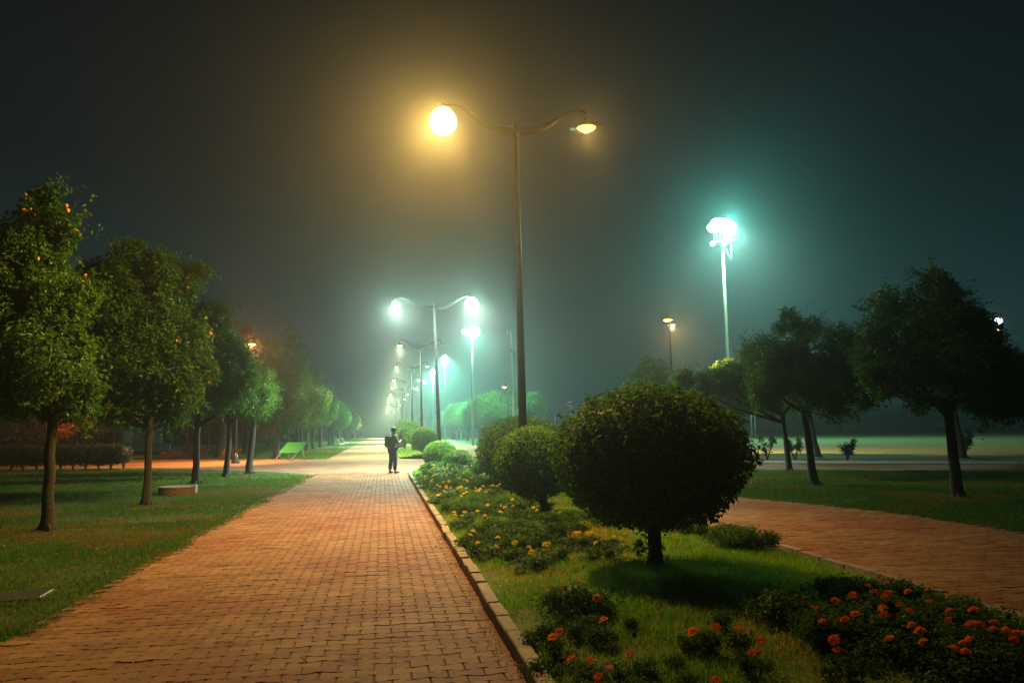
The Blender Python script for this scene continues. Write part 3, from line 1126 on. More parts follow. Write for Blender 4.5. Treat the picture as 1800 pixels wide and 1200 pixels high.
# left lawn
orange_tree((-5.79, 15.34, 0), (-5.78, 15.3, 2.3), jit([(-6.01, 5.75, 0.36), (-6.05, 5.3, .5), (-6.3, 4.9, 0.72), (-6.55, 4.25, 0.82), (-5.75, 4.1, 0.7), (-6.13, 3.33, 0.92), (-5.62, 2.62, 0.72), (-6.5, 2.5, 0.66), (-5.45, 3.1, 0.55)], 15.3, .55, 1) + [(-6.9, 15.2, 3.5, .9), (-6.0, 14.6, 3.0, .8)],
            .10, .08, 'tall dark orange tree nearest the left edge, its narrow top rising highest', 11, oranges=46)
orange_tree((-5.47, 20.11, 0), (-5.42, 20.1, 2.1), jit([(-6.35, 6.1, 0.28), (-6.3, 5.7, .36), (-5.75, 5.5, 0.62), (-5.2, 5.6, 0.42), (-4.8, 5.6, 0.32), (-4.55, 5.7, .26), (-5.1, 5.15, .5), (-5.9, 4.9, .7), (-5.0, 4.2, .6), (-6.48, 5.0, 0.78), (-5.44, 4.69, 0.82), (-6.18, 3.86, 1.0), (-5.14, 3.6, 0.9), (-6.4, 2.85, 0.8), (-5.3, 2.75, 0.85), (-6.9, 3.5, .75), (-4.75, 3.1, .6), (-6.95, 4.6, .7), (-6.75, 5.4, .42)], 20.1, .6, 2),
            .09, .075, 'lamp lit orange tree full of fruit with one branch jutting right', 12, oranges=90)
orange_tree((-7.9, 12.2, 0), (-7.7, 12.2, 2.1), jit([(-6.55, 3.0, .55), (-7.0, 3.6, .7), (-6.5, 2.3, .4), (-7.3, 2.6, .8), (-7.9, 3.6, 1.0), (-6.75, 4.1, .5)], 12.2, .5, 3),
            .14, .1, 'orange tree cut off by the left edge, only its fruiting branches in view', 13, oranges=24)
orange_tree((-6.11, 28.15, 0), (-6.1, 28.1, 2.2), jit([(-6.03, 5.2, 0.85), (-6.28, 4.1, 1.25), (-5.3, 4.2, 1.05), (-4.8, 3.15, 0.9), (-5.89, 3.0, 1.1), (-6.8, 3.0, 1.0)], 28.1, .7, 4),
            .12, .09, 'pale green tree just behind the round stone ring', 14, leaf=.095, density=1.5)
orange_tree((-5.87, 32.04, 0), (-5.75, 32, 2.2), jit([(-5.9, 4.0, 0.75), (-5.1, 3.0, 0.8), (-5.7, 2.85, 0.75), (-6.3, 3.1, .7)], 32, .6, 5),
            .11, .08, 'small forked tree between the stone ring tree and the green bench', 15, leaf=.10, density=1.4)
orange_tree((-5.4, 34.3, 0), (-5.2, 34.3, 2.3), jit([(-5.3, 3.75, .65), (-5.9, 3.3, .6), (-4.8, 3.2, .7), (-5.4, 2.9, .75)], 34.6, .6, 6),
            .13, .1, 'tree at the lawn corner, left of the green bench', 16, leaf=.11, density=1.3)
orange_tree((-6.61, 52.68, 0), (-6.6, 52.7, 2.4), jit([(-6.6, 6.2, 1.4), (-7.3, 4.7, 1.7), (-5.8, 4.8, 1.6), (-5.1, 3.7, 1.4), (-6.6, 3.3, 1.6)], 52.7, .8, 7),
            .2, .13, 'dark rounded tree directly behind the green bench', 17, leaf=.15, density=1.25)
orange_tree((-14.6, 21.5, 0), (-14.9, 21.5, 2.6), jit([(-15, 4.2, 1.3), (-15.8, 3.3, 1.1), (-14.2, 3.3, 1.1), (-16.5, 4, 1.2)], 21.5, .8, 8), .06, .05,
            'slender leaning trunk in the shade at the far left', 18, leaf=.13, density=1.2, bark='bark_dark')

# far left row: trees of one kind along the path, shared shapes
far_kinds = []
for s in range(3):
    rg = random.Random(200 + s)
    cl = [(rg.uniform(-.8, .8), rg.uniform(-.8, .8), rg.uniform(2.9, 4.6), rg.uniform(.9, 1.3)) for _ in range(8)] + [(0, 0, 3.6, 1.5), (0, 0, 4.8, .9)]
    far_kinds.append((crown_mesh('crown', cl, .17, .5, 1.15, 300 + s), trunk_mesh('trunk', (0, 0, 0), (rg.gauss(0, .1), 0, 2.6), .14, .1, cl[:4], 400 + s)))


def far_tree(x, y, sc, label, group, s, rz, mat='citrus', name='tree', sz=1.0):
    root = empty(name, (x, y, 0), rz, label, 'tree', group)
    root.scale = (sc, sc, sc * sz)
    cm, tm = far_kinds[s % 3]
    if mat != 'citrus':
        cm = cm.copy(); cm.materials.clear(); cm.materials.append(M[mat])
    link('crown', cm, M[mat], root)
    link('trunk', tm, M['bark'], root)
    return root


ORDS = 'first,second,third,fourth,fifth,sixth,seventh,eighth,ninth,tenth,eleventh,twelfth,thirteenth,fourteenth,fifteenth,sixteenth,seventeenth,eighteenth,nineteenth,twentieth,twenty-first,twenty-second,twenty-third,twenty-fourth,twenty-fifth,twenty-sixth'.split(',')
k = 0
for Y in (62, 68, 74.5, 81, 88, 95, 103, 111, 120, 130, 140, 152, 165, 180, 200, 225, 255):
    far_tree(-6.7 + random.gauss(0, .25), Y, random.uniform(.95, 1.18), ORDS[k] + ' hazy tree of the long row left of the path, counted from the bench', 'row of trees left of the far path', k, k * 1.3)
    k += 1
# second row further left, filling the dusk behind
spots = [(-12.5, 58), (-15, 66), (-18.5, 60), (-11.5, 70), (-22, 68), (-13, 82), (-18, 80), (-26, 74), (-29, 62), (-33, 70), (-24, 88), (-36, 82), (-41, 76), (-20, 98), (-30, 100), (-46, 90), (-14, 104), (-52, 84)]
for q_, (x, y) in enumerate(spots):
    far_tree(x, y, random.uniform(.95, 1.25), ORDS[sorted(spots).index((x, y))] + ' shadowy tree from the left in the dark grove beyond the left cross path', 'dark grove beyond the left cross path', k, k * 1.7)
    k += 1
far_tree(-22.6, 63.5, .8, 'rust coloured tree glowing in amber light beyond the hedge', None, 1, .4, 'autumn')
far_tree(-26.0, 70.5, .7, 'smaller rust coloured tree in amber light beside its larger neighbour', None, 2, 1.4, 'autumn')


def conifer(loc, h, r_, label, seed, mat='conifer', group=None):
    root = empty('pine_tree', loc, 0, label, 'tree', group)
    rg = random.Random(seed)
    cl = []
    for q in range(26):
        t = q / 25
        rr = r_ * (1 - t) ** .7 * (.75 if t < .15 else 1)
        a = rg.random() * 6.28
        cl.append((math.cos(a) * rr * .55, math.sin(a) * rr * .55, h * (.22 + .76 * t), max(.35, rr * .62), max(.5, rr * .6)))
    m = MB()
    m.tube([(0, 0, -.05), (0, 0, h * .3), (0.05, 0, h * .92)], [.28, .2, .04], 8)
    m.build('trunk', M['bark_dark'], root)
    link('crown', crown_mesh('crown', cl, .26, .38, .75, seed, rough=.3), M[mat], root)


conifer((-8.3, 74, 0), 11.4, 4.0, 'tall feathery tree glowing green in the mist left of the path', 501)
conifer((-11.2, 69, 0), 10.6, 3.6, 'tall brownish tree behind the single amber lamp', 502, 'autumn')
conifer((-9.3, 88, 0), 11.0, 3.6, 'tall misty tree half hidden behind the feathery green one', 503)
o = empty('bare_tree', (-10.98, 58.0, 0), 0, 'thick bare trunk lit orange beside the cross path', 'tree')
m = MB(); m.tube([(0, 0, -.05), (0.02, 0, .5), (.08, 0, 2), (.1, 0, 4.2)], [.55, .4, .3, .24], 12); m.tube([(.1, 0, 3.2), (-.6, 0, 4.4)], [.2, .1], 8); m.tube([(.1, 0, 3.0), (.9, 0, 4.3)], [.2, .1], 8); m.build('trunk', M['bark'], o)
link('crown', crown_mesh('crown', [(0, 0, 5.4, 1.5), (-1, 0, 5, 1.1), (1, .3, 5, 1.2), (.2, 0, 6.4, 1.1)], .2, .5, 1.0, 777), M['autumn'], o)

# right lawn
orange_tree((12.4, 15.85, 0), (12.3, 15.85, 2.1), jit([(12.15, 4.55, 0.5), (11.75, 3.85, 0.92), (12.8, 3.6, 0.92), (11.1, 3.0, 0.75), (12.0, 2.8, 0.95), (13.2, 2.8, 0.85), (13.8, 2.45, 0.75), (10.85, 2.5, 0.5), (12.5, 4.1, .6)], 15.85, .7, 21),
            .115, .095, 'large dark tree with forked trunk standing nearest on the right lawn', 31, oranges=14, bark='bark_dark')
m = MB(); m.tube([(12.32, 15.8, 1.75), (11.9, 15.7, 2.05), (11.45, 15.6, 2.2), (11.1, 15.5, 2.55)], [.085, .07, .055, .03], 8)
b_ = m.build('branch', M['bark_dark'])
b_.parent = [o for o in C.objects if o.name.startswith('orange_tree') and abs(o.location.x - 12.4) < .01][0]
b_.location = (-12.4, -15.85, 0)
orange_tree((11.55, 20.24, 0), (11.3, 20.2, 2.0), jit([(11.66, 4.3, 0.56), (10.4, 3.7, 0.62), (12.37, 3.5, 0.85), (11.17, 3.2, 0.95), (10.1, 2.7, 0.7), (11.79, 2.55, 0.8), (12.9, 2.75, 0.78)], 20.2, .7, 22),
            .11, .085, 'dark tree with curved trunk, second nearest on the right lawn', 32, oranges=7, bark='bark_dark')
orange_tree((14.44, 27.0, 0), (14.3, 27, 2.0), jit([(11.7, 3.1, 0.85), (12.9, 3.0, 0.9), (14.22, 2.95, 0.9), (10.8, 2.95, 0.7), (13.6, 3.7, .8), (15.2, 3.3, .9)], 27, .7, 23),
            .1, .08, 'thin trunked tree whose wide flat crown reaches behind the clipped bush', 33, leaf=.1, density=1.5, bark='bark_dark')
orange_tree((16.4, 18.2, 0), (16.4, 18.2, 2.0), jit([(15.5, 2.8, .8), (16.4, 2.9, .9), (17.2, 2.7, .9), (16.3, 2.5, .8), (15.1, 2.5, .6)], 18.2, .7, 24),
            .13, .1, 'dark tree running off the right edge behind the largest one', 34, bark='bark_dark')
orange_tree((22.0, 38.1, 0), (21.6, 38.1, 2.4), jit([(21.4, 3.6, 1.1), (22.3, 3.5, 1.1), (20.7, 3.2, .9), (21.6, 4.3, .9)], 38.1, .7, 25),
            .14, .1, 'tree across the road, its leaning trunk just right of the curved one', 35, leaf=.13, density=1.3, bark='bark_dark')
orange_tree((26.1, 32.9, 0), (25.8, 32.9, 2.6), jit([(25.6, 3.7, 1.2), (26.6, 3.6, 1.2), (24.9, 3.4, 1.0), (27.5, 3.3, 1.1), (25.8, 4.4, .9)], 32.9, .7, 26),
            .16, .12, 'tree across the road, trunk seen just right of the forked one', 36, leaf=.12, density=1.3, bark='bark_dark')
orange_tree((17.6, 50, 0), (17.6, 50, 3.0), jit([(16.7, 4.6, .8), (17.7, 5.0, .9), (18.6, 4.7, .8), (18.2, 4.0, .9), (17.0, 3.9, .8)], 50, .8, 27),
            .12, .09, 'wispy pale tree in the haze behind the big clipped bush', 37, leaf=.16, density=.5, shell=.9)
for x, y in ((14.0, 40.2), (19.0, 42)):
    far_tree(x, y, .95, ('left' if x < 15 else 'right') + ' one of two dim trees massed beyond the road behind the big bush', 'dim trees beyond the road', k, k * 1.1)
    k += 1
# hazy row beyond the right path
for q in range(26):
    Y = 88 + q * 7.2
    far_tree(12.2 + random.gauss(0, .3), Y, random.uniform(.95, 1.1), ORDS[q] + ' misty tree of the row right of the far path, from its near end', 'row of trees right of the far path', q, q * 2.1)
for q in range(8):
    far_tree(15.5 + random.gauss(0, .6) + q * .4, 84 + q * 11, random.uniform(1.0, 1.25), ORDS[q] + ' misty tree of the second row, behind the right hand row', 'second misty row on the right', q + 1, q * 1.7)
# far edge of the field: a wood that reads as one mass
cl = []
for q in range(70):
    x = 60 + q * 3.4 + random.uniform(-1, 1)
    cl.append((x, 420 - q * 2.4 + random.uniform(-4, 4), random.uniform(3, 6), random.uniform(4, 6), random.uniform(4, 7)))
o = link('far_wood', crown_mesh('far_wood', cl, .9, .6, .75, 900), M['hedge'])
tag(o, kind='stuff')
cl = []
for q in range(60):
    x = -20 - q * 2.2 + random.uniform(-1, 1)
    cl.append((x, 128 - q * .7 + random.uniform(-3, 3), random.uniform(3.5, 6), random.uniform(3, 4.2), random.uniform(3.6, 5.4)))
o = link('far_wood', crown_mesh('far_wood', cl, .9, .6, .75, 901), M['hedge'])
tag(o, kind='stuff')


# ------------------------------------------------------------------ clipped bushes
def topiary(name, loc, cz, rx, rz, label, seed, leaf=.06, density=1.25, trunk_r=.07, group='clipped round bushes on the medians', mat='topiary', lumps=0, rough=.10, core=.86, offset=(0, 0)):
    root = empty(name, loc, 0, label, 'bush', group)
    cl = [(offset[0], offset[1], cz, rx, rz)]
    link('crown', crown_mesh('crown', cl, leaf, .56, density, seed, core=core, rough=rough, shell=.17, droop=.1, nscale=.32, sprigs=.03, sprig_len=.09), M[mat], root)
    m = MB()
    m.tube([(0, 0, -.06), (.01, 0, .12), (offset[0] * .5, offset[1] * .5, cz * .45), (offset[0], offset[1], cz - rz * .55)], [trunk_r * 1.4, trunk_r * 1.05, trunk_r * .95, trunk_r * .9], 10)
    m.tube([(0.0, 0.02, cz * .3), (trunk_r * 1.2, .05, cz - rz * .7)], [trunk_r * .4, trunk_r * .35], 6)
    m.build('trunk', M['bark_dark'], root)
    return root


big = topiary('clipped_bush', (2.93, 8.52, .17), 1.14, 1.07, .78, 'biggest clipped bush on its short trunk, near and dark', 601, leaf=.066, density=1.55, trunk_r=.075, rough=.085, core=.87)
# shoots growing from the foot of the trunk
cl = [(.13, -.06, .2, .06, .16), (-.15, -.05, .2, .07, .18)]
link('sucker_leaves', crown_mesh('sucker_leaves', cl, .07, .55, .5, 602, shell=.9), M['topiary'], big)
topiary('clipped_bush', (2.76, 13.65, .17), .88, .70, .63, 'clipped bush in front of the nearest lamp pole, left of the biggest one', 603, leaf=.055, density=1.35, trunk_r=.07, offset=(-.13, .1), rough=.09)
topiary('clipped_bush', (3.3, 19.2, .19), .95, 1.06, .82, 'light green clipped bush behind the lamp pole bush', 604, leaf=.065, density=1.3, rough=.1)
topiary('clipped_bush', (2.36, 33.2, .10), .55, .70, .58, 'smooth small round bush at the tip of the median, glowing teal', 605, leaf=.05, density=1.4, rough=.04)
topiary('shrub', (2.72, 29.0, .12), .40, .56, .44, 'loose untrimmed shrub right of the smooth round bush', 606, leaf=.06, density=1.2, rough=.3, core=.6, trunk_r=.03, group=None)
topiary('shrub', (3.14, 25.2, .14), .30, .36, .40, 'small dark twiggy shrub left of the lit clipped bushes', 607, leaf=.06, density=.9, rough=.45, core=.45, trunk_r=.03, group=None)
topiary('clipped_bush', (2.44, 48.3, .12), 1.0, .82, .74, 'first round bush of the far median, next to the third lamp', 608, leaf=.08)
topiary('clipped_bush', (2.2, 58, .12), 1.3, .75, .80, 'teal shaded bush of the far median behind its nearest one', 609, leaf=.09)
topiary('clipped_bush', (1.8, 66, .12), 1.15, .6, .7, 'narrow pale bush at the left of the far median group', 610, leaf=.09)
topiary('clipped_bush', (2.2, 77, .12), 1.5, 1.15, 1.15, 'tall yellowish bush rising last behind the far median group', 611, leaf=.11)
topiary('shrub', (1.3, 70, .10), .5, .6, .5, 'low yellow shrub beside the head of the walking man', 612, leaf=.1, mat='autumn', group=None)

# hedge with bare stems
h = empty('hedge', (-17.2, 42.6, 0), R(-10), 'long dark square cut hedge standing on bare stems at the left', 'hedge')
cl = [(x, random.uniform(-.1, .1), .72, .62, .52) for x in np.arange(-7.5, 5.0, .45)] + [(x, .35, .76, .55, .48) for x in np.arange(-7.5, 5.0, .6)]
link('crown', crown_mesh('crown', cl, .085, .55, .9, 650, core=.8, rough=.1), M['hedge'], h)
for x in np.arange(-7.6, 5.1, .62):
    m = MB(); m.tube([(x, .1, -.03), (x + random.gauss(0, .05), .1, .25), (x + random.gauss(0, .1), .1, .6)], [.05, .04, .03], 6)
    m.tube([(x, .1, .12), (x + .2, .1, .5)], [.025, .02], 5)
    m.build('stem', M['bark_dark'], h)


def spiky(loc, hgt, label, seed):
    root = empty('young_shrub', loc, 0, label, 'shrub', 'young shrubs along the far road edge')
    rg = random.Random(seed)
    cl = []
    m = MB()
    for q in range(9):
        a, l = rg.random() * 6.28, hgt * rg.uniform(.6, 1.05)
        e = Vector((math.cos(a) * l * .42, math.sin(a) * l * .3, l))
        m.tube([(0, 0, 0), e * .5 + Vector((0, 0, .05)), e], [.02, .015, .008], 5)
        cl += [(e.x, e.y, e.z, .1, .16), (e.x * .7, e.y * .7, e.z * .7, .12, .15)]
    m.build('stem', M['bark_dark'], root)
    link('foliage', crown_mesh('foliage', cl, .15, .3, .7, seed, shell=.9, droop=-.8), M['hedge'], root)


for (x, y, hh, lab) in ((16.3, 34.6, .8, 'spiky young shrub next to the big clipped bush outline, by the road'), (17.6, 34.9, .95, 'spiky young shrub left of the thin trunk across the road'),
                        (18.6, 34.2, 1.0, 'leggy young shrub between the thin and the curved trunks'), (20.4, 32.9, .85, 'tufted young shrub standing alone in the middle of the road edge'),
                        (26.6, 33.4, 1.15, 'dark bushy shrub right of the forked tree')):
    spiky((x, y, 0), hh, lab, int(x * 10))
for q, (x, y) in enumerate(((-13.8, 56), (-12.6, 56.4), (-12.0, 55.9), (-9.6, 53.2))):
    root = empty('dry_shrub', (x, y, 0), 0, ['dry leafless looking shrub lit orange, first past the hedge end', 'dry shrub lit orange behind the stone ring tree', 'dry shrub lit orange left of the thick bare trunk', 'dull dry shrub at the left foot of the green bench'][q], 'shrub')
    cl = [(random.uniform(-.6, .6), random.uniform(-.3, .3), random.uniform(.2, .7), .3) for _ in range(6)]
    link('foliage', crown_mesh('foliage', cl, .13, .3, .4, 680 + q, shell=.95), M['autumn'], root)
    m = MB()
    for c in cl: m.tube([(0, 0, 0), (c[0] * .5, c[1] * .5, c[2] * .6), c[:3]], [.02, .014, .006], 5)
    m.build('stem', M['bark'], root)


# ------------------------------------------------------------------ the man with the backpack
def skin(name, joints, bones, mat, parent, levels=2, root=0):
    me = bpy.data.meshes.new(name)
    keys = list(joints)
    me.from_pydata([joints[k_][0] for k_ in keys], [(keys.index(a), keys.index(b)) for a, b in bones], [])
    o = bpy.data.objects.new(name, me)
    C.objects.link(o)
    o.modifiers.new('s', 'SKIN')
    for i, k_ in enumerate(keys):
        r_ = joints[k_][1]
        sv = me.skin_vertices[0].data[i]
        sv.radius = (r_, r_) if not hasattr(r_, '__len__') else r_
        sv.use_root = (i == root)
    s = o.modifiers.new('d', 'SUBSURF')
    s.levels = s.render_levels = levels
    bpy.context.view_layer.update()
    ev = o.evaluated_get(bpy.context.evaluated_depsgraph_get())
    nm = bpy.data.meshes.new_from_object(ev)
    nm.name = name
    bpy.data.objects.remove(o)
    nm.polygons.foreach_set('use_smooth', [True] * len(nm.polygons))
    nm.materials.clear()
    return link(name, nm, mat, parent)


man = empty('person', (0.40, 31.6, .02), R(-52), 'man in dark cap and grey shirt with a backpack, looking down at his phone', 'person')
J = dict(pelvis=((0, 0, .93), (.13, .10)), spine=((0, -.01, 1.12), (.12, .095)), chest=((0, -.02, 1.33), (.145, .105)), neck=((0, .0, 1.475), .052), jaw=((.01, .045, 1.555), .066), head=((.012, .05, 1.64), (.078, .092)), crown=((.012, .045, 1.715), .05),
         lhip=((-.09, 0, .88), .085), lknee=((-.13, .03, .50), .056), lank=((-.16, -.02, .10), .040), ltoe=((-.19, .14, .035), .036),
         rhip=((.09, 0, .88), .085), rknee=((.12, .03, .50), .056), rank=((.15, -.02, .10), .040), rtoe=((.19, .14, .035), .036),
         lsh=((-.19, -.02, 1.41), .058), lel=((-.26, -.05, 1.13), .043), lwr=((-.25, .02, .89), .030), lpalm=((-.245, .04, .81), (.022, .038)),
         rsh=((.19, -.02, 1.41), .058), rel=((.25, .03, 1.14), .043), rwr=((.15, .26, 1.21), .030), rpalm=((.11, .325, 1.24), (.022, .036)))
Bn = [('pelvis', 'spine'), ('spine', 'chest'), ('chest', 'neck'), ('neck', 'jaw'), ('jaw', 'head'), ('head', 'crown'), ('pelvis', 'lhip'), ('lhip', 'lknee'), ('lknee', 'lank'), ('lank', 'ltoe'), ('pelvis', 'rhip'), ('rhip', 'rknee'), ('rknee', 'rank'), ('rank', 'rtoe'),
      ('chest', 'lsh'), ('lsh', 'lel'), ('lel', 'lwr'), ('lwr', 'lpalm'), ('chest', 'rsh'), ('rsh', 'rel'), ('rel', 'rwr'), ('rwr', 'rpalm')]


def fingers(tag_, palm, fwd, side, curl, thumb):
    p0, f, s, c = Vector(palm), Vector(fwd).normalized(), Vector(side).normalized(), Vector(curl).normalized()
    for i, (o_, ln) in enumerate(((-.027, .030), (-.009, .036), (.009, .034), (.026, .026))):
        a = p0 + s * o_ + f * .03
        b = a + f * ln + c * .008
        d = b + f * ln * .7 + c * .02
        e = d + f * ln * .3 + c * .022
        ks = [f'{tag_}{i}{q}' for q in 'abc']
        for k_, pt, rr in zip(ks, (b, d, e), (.0095, .0088, .0078)): J[k_] = (tuple(pt), rr)
        Bn.extend([(tag_, ks[0]), (ks[0], ks[1]), (ks[1], ks[2])])
    t1 = p0 - s * .035 + f * .005 + c * .012
    t2 = t1 + f * .03 - s * .012 + c * .016
    J[tag_ + 't1'] = (tuple(t1), .011); J[tag_ + 't2'] = (tuple(t2), .009)
    Bn.extend([(tag_, tag_ + 't1'), (tag_ + 't1', tag_ + 't2')])


fingers('lpalm', J['lpalm'][0], (0.02, .05, -1), (0, 1, 0), (1, 0, 0), 1)
fingers('rpalm', J['rpalm'][0], (-.55, .75, .35), (.4, -.1, 1), (-.7, -.6, .1), 1)
body = skin('body', J, Bn, M['skin'], man)
fm = MB()
fm.lathe([(.004, -.02), (.013, -.012), (.010, .012), (.004, .024)], (.012, .148, 1.625), 8)
fm.tube([(-.024 + .012, .137, 1.585), (.012, .143, 1.583), (.036, .137, 1.585)], .006, 6)
for s_ in (-1, 1):
    fm.lathe([(.003, -.024), (.014, -.008), (.015, .012), (.004, .026)], (.012 + s_ * .08, .045, 1.63), 8)
fm.build('face', M['skin'], man)
em = MB()
for s_ in (-1, 1): em.lathe([(.002, -.009), (.012, 0), (.002, .009)], (.012 + s_ * .032, .135, 1.645), 8)
em.build('eyes', M['strap'], man)
hm_ = MB(); hm_.lathe([(.082, -.07), (.090, -.03), (.088, .01), (.03, .06)], (.012, .022, 1.66), 16); hm_.build('hair', M['strap'], man)
k_ = lambda n, d: (J[n][0], (tuple(q + d for q in J[n][1]) if hasattr(J[n][1], '__len__') else J[n][1] + d))
sj = {'spine': k_('spine', .045), 'chest': k_('chest', .035), 'hem': ((0, 0, .85), (.185, .145)), 'neck': ((0, 0, 1.455), .066), 'lsh': k_('lsh', .026), 'lel': k_('lel', .026), 'lcuff': ((-.252, .005, .95), .047), 'rsh': k_('rsh', .026), 'rel': k_('rel', .026), 'rcuff': ((.175, .20, 1.19), .045)}
skin('shirt', sj, [('spine', 'chest'), ('spine', 'hem'), ('chest', 'neck'), ('chest', 'lsh'), ('lsh', 'lel'), ('lel', 'lcuff'), ('chest', 'rsh'), ('rsh', 'rel'), ('rel', 'rcuff')], M['shirt'], man)
tj = {'pelvis': ((0, 0, .92), (.15, .12)), 'lhip': k_('lhip', .022), 'lknee': k_('lknee', .032), 'lhem': ((-.158, -.012, .10), .074), 'rhip': k_('rhip', .022), 'rknee': k_('rknee', .032), 'rhem': ((.148, -.012, .10), .074)}
skin('trousers', tj, [('pelvis', 'lhip'), ('lhip', 'lknee'), ('lknee', 'lhem'), ('pelvis', 'rhip'), ('rhip', 'rknee'), ('rknee', 'rhem')], M['trousers'], man)
for s_, a_, t_ in ((-1, 'lank', 'ltoe'), (1, 'rank', 'rtoe')):
    A, T_ = Vector(J[a_][0]), Vector(J[t_][0])
    skin('shoe', {'h': ((A.x, A.y - .03, .05), .052), 'm': ((A.lerp(T_, .6).x, A.lerp(T_, .6).y, .045), .05), 't': ((T_.x, T_.y + .03, .035), .04)}, [('h', 'm'), ('m', 't')], M['shoe'], man)
bp_ = MB()
bp_.box((0, -.205, 1.22), (.30, .15, .44)); bp_.box((0, -.285, 1.14), (.23, .06, .22)); bp_.tube([(-.05, -.16, 1.43), (0, -.16, 1.475), (.05, -.16, 1.43)], .012, 6)
bag = bp_.build('backpack', M['bag'], man)
for s_ in (-1, 1):
    st = MB(); st.tube([(s_ * .1, -.14, 1.40), (s_ * .12, -.06, 1.49), (s_ * .125, .06, 1.46), (s_ * .14, .115, 1.33), (s_ * .15, .07, 1.16), (s_ * .14, -.14, 1.06)], .022, 6, asp=(1, .5)); st.build('strap', M['strap'], bag)
cp = MB(); cp.lathe([(.098, -.01), (.101, .02), (.094, .06), (.066, .092), (.02, .105)], (.012, .04, 1.672), 18)
cp.add([(.012 + x, .04 + y, 1.672 + z) for x, y, z in [(-.085, .06, 0), (-.07, .155, -.018), (0, .185, -.022), (.07, .155, -.018), (.085, .06, 0), (-.085, .06, .014), (-.07, .155, -.006), (0, .185, -.010), (.07, .155, -.006), (.085, .06, .014)]],
       [(0, 1, 2, 3, 4), (9, 8, 7, 6, 5), (0, 5, 6, 1), (1, 6, 7, 2), (2, 7, 8, 3), (3, 8, 9, 4), (4, 9, 5, 0)])
cp.build('cap', M['cap'], man)
kt = MB(); kt.lathe([(.01, -.012), (.02, -.004), (.02, .01), (.006, .018)], (.155, .09, .86), 8); kt.build('glint_bead', M['white_paint'], man)  # white bead standing in for a small shiny glint at the hip
ph = empty('phone', (0.40, 31.6, .02), R(-52), 'dark phone in the hand of the man with the backpack', 'phone')
pm = MB(); pm.box((.075, .385, 1.285), (.07, .009, .145), Matrix.Rotation(R(-35), 3, 'X')); pm.build('case', M['phone'], ph)

# ------------------------------------------------------------------ benches, stone ring, cover, kiosk
def green_bench():
    root = empty('park_bench', (-5.30, 48.0, 0), R(-38), 'green slatted bench with slanting back under the dark rounded tree', 'bench')
    # the plank back leans far over; two long slanting side bars carry it down to the ground
    top, bot = Vector((0, .62, 1.02)), Vector((0, -.62, -.02))
    rot = Matrix.Rotation(math.atan2(1.04, 1.24), 3, 'X')
    for q in range(5):
        c = top.lerp(bot, .05 + q * .115)
        m = MB(); m.box(c + Vector((0, -.02, .035)), (1.5, .17, .03), rot); m.build('plank', M['green_paint'], root)
    for s in (-.62, .62):
        m = MB()
        m.tube([(s, top.y + .04, top.z + .03), (s, 0, .5), (s, bot.y, bot.z)], .028, 6)
        m.tube([(s, .3, .74), (s, .5, .35), (s, .56, -.02)], .026, 6)
        m.build('leg', M['concrete'], root)


green_bench()


def white_bench(loc, label):
    root = empty('park_bench', loc, R(-80), label, 'bench', 'white benches left of the far path')
    for q in range(4):
        m = MB(); m.box((0, -.25 - q * .035, .55 + q * .13), (1.7, .03, .11), Matrix.Rotation(R(-16), 3, 'X')); m.build('plank', M['white_paint'], root)
    for q in range(4):
        m = MB(); m.box((0, -.16 + q * .125, .45), (1.7, .11, .03)); m.build('plank', M['white_paint'], root)
    for s in (-.7, .7):
        m = MB(); m.tube([(s, -.42, 1.0), (s, -.22, .45), (s, -.05, .2), (s, -.3, 0)], .03, 6); m.tube([(s, -.2, .42), (s, .3, .42), (s, .1, .2), (s, .3, 0)], .03, 6); m.build('leg', M['white_paint'], root)


white_bench((-3.9, 78.5, 0), 'nearer white bench left of the far path')
white_bench((-3.75, 84.5, 0), 'farther white bench left of the far path')

rg_ = empty('planter_ring', (-5.62, 23.7, 0), 0, 'low round stone ring with pale rim lying on the left lawn', 'stone ring')
m = MB(); m.lathe([(.50, -.03), (.50, .165), (.49, .17), (.41, .17), (.40, .165), (.40, .1), (.05, .09)], n=36, smooth=False); m.build('wall', M['ring'], rg_)
m = MB(); m.lathe([(.40, .174), (.505, .174), (.512, .182), (.512, .205), (.50, .212), (.41, .212), (.40, .205)], n=36, smooth=False); m.build('rim', M['concrete'], rg_)
m = MB(); m.box((.44, -.02, .12), (.13, .3, .24)); m.build('edge_block', M['concrete'], rg_)
cv = empty('utility_cover', (-3.72, 9.15, .0), R(4), 'dark iron cover plate set in the grass beside the path', 'cover')
m = MB(); m.box((0, 0, .012), (.62, .5, .03)); m.build('plate', M['iron'], cv)
for dx in (-.28, .28):  # pale bars standing in for bright glints on the plate
    m = MB(); m.box((dx, 0, .03), (.014, .40, .012)); m.build('glint_bar', M['galv'], cv)

kz = empty('kiosk', (-26.3, 94, 0), R(12), 'small teal walled kiosk with flat roof far behind the left trees', 'kiosk')
m = MB(); m.box((0, 0, 1.4), (4.2, 3.0, 2.8)); m.build('wall', M['teal_wall'], kz)
m = MB(); m.box((0, 0, 2.92), (4.9, 3.6, .2)); m.build('roof', M['pale_wall'], kz)
m = MB(); m.box((.6, -1.53, 1.6), (1.5, .1, .9)); wdw = m.build('window', M['pale_wall'], kz)
m = MB(); m.box((.6, -1.585, 1.6), (1.3, .03, .72)); m.build('pane', M['glass'], wdw)
m = MB(); m.box((-1.2, -1.53, 1.05), (.9, .08, 2.1)); m.build('door', M['pale_wall'], kz)
wl = empty('low_wall', (-34, 84, 0), R(6), 'low pale wall catching amber light far behind the hedge', 'wall')
m = MB(); m.box((0, 0, .35), (26, .3, .7)); m.build('wall_panel', M['pale_wall'], wl)
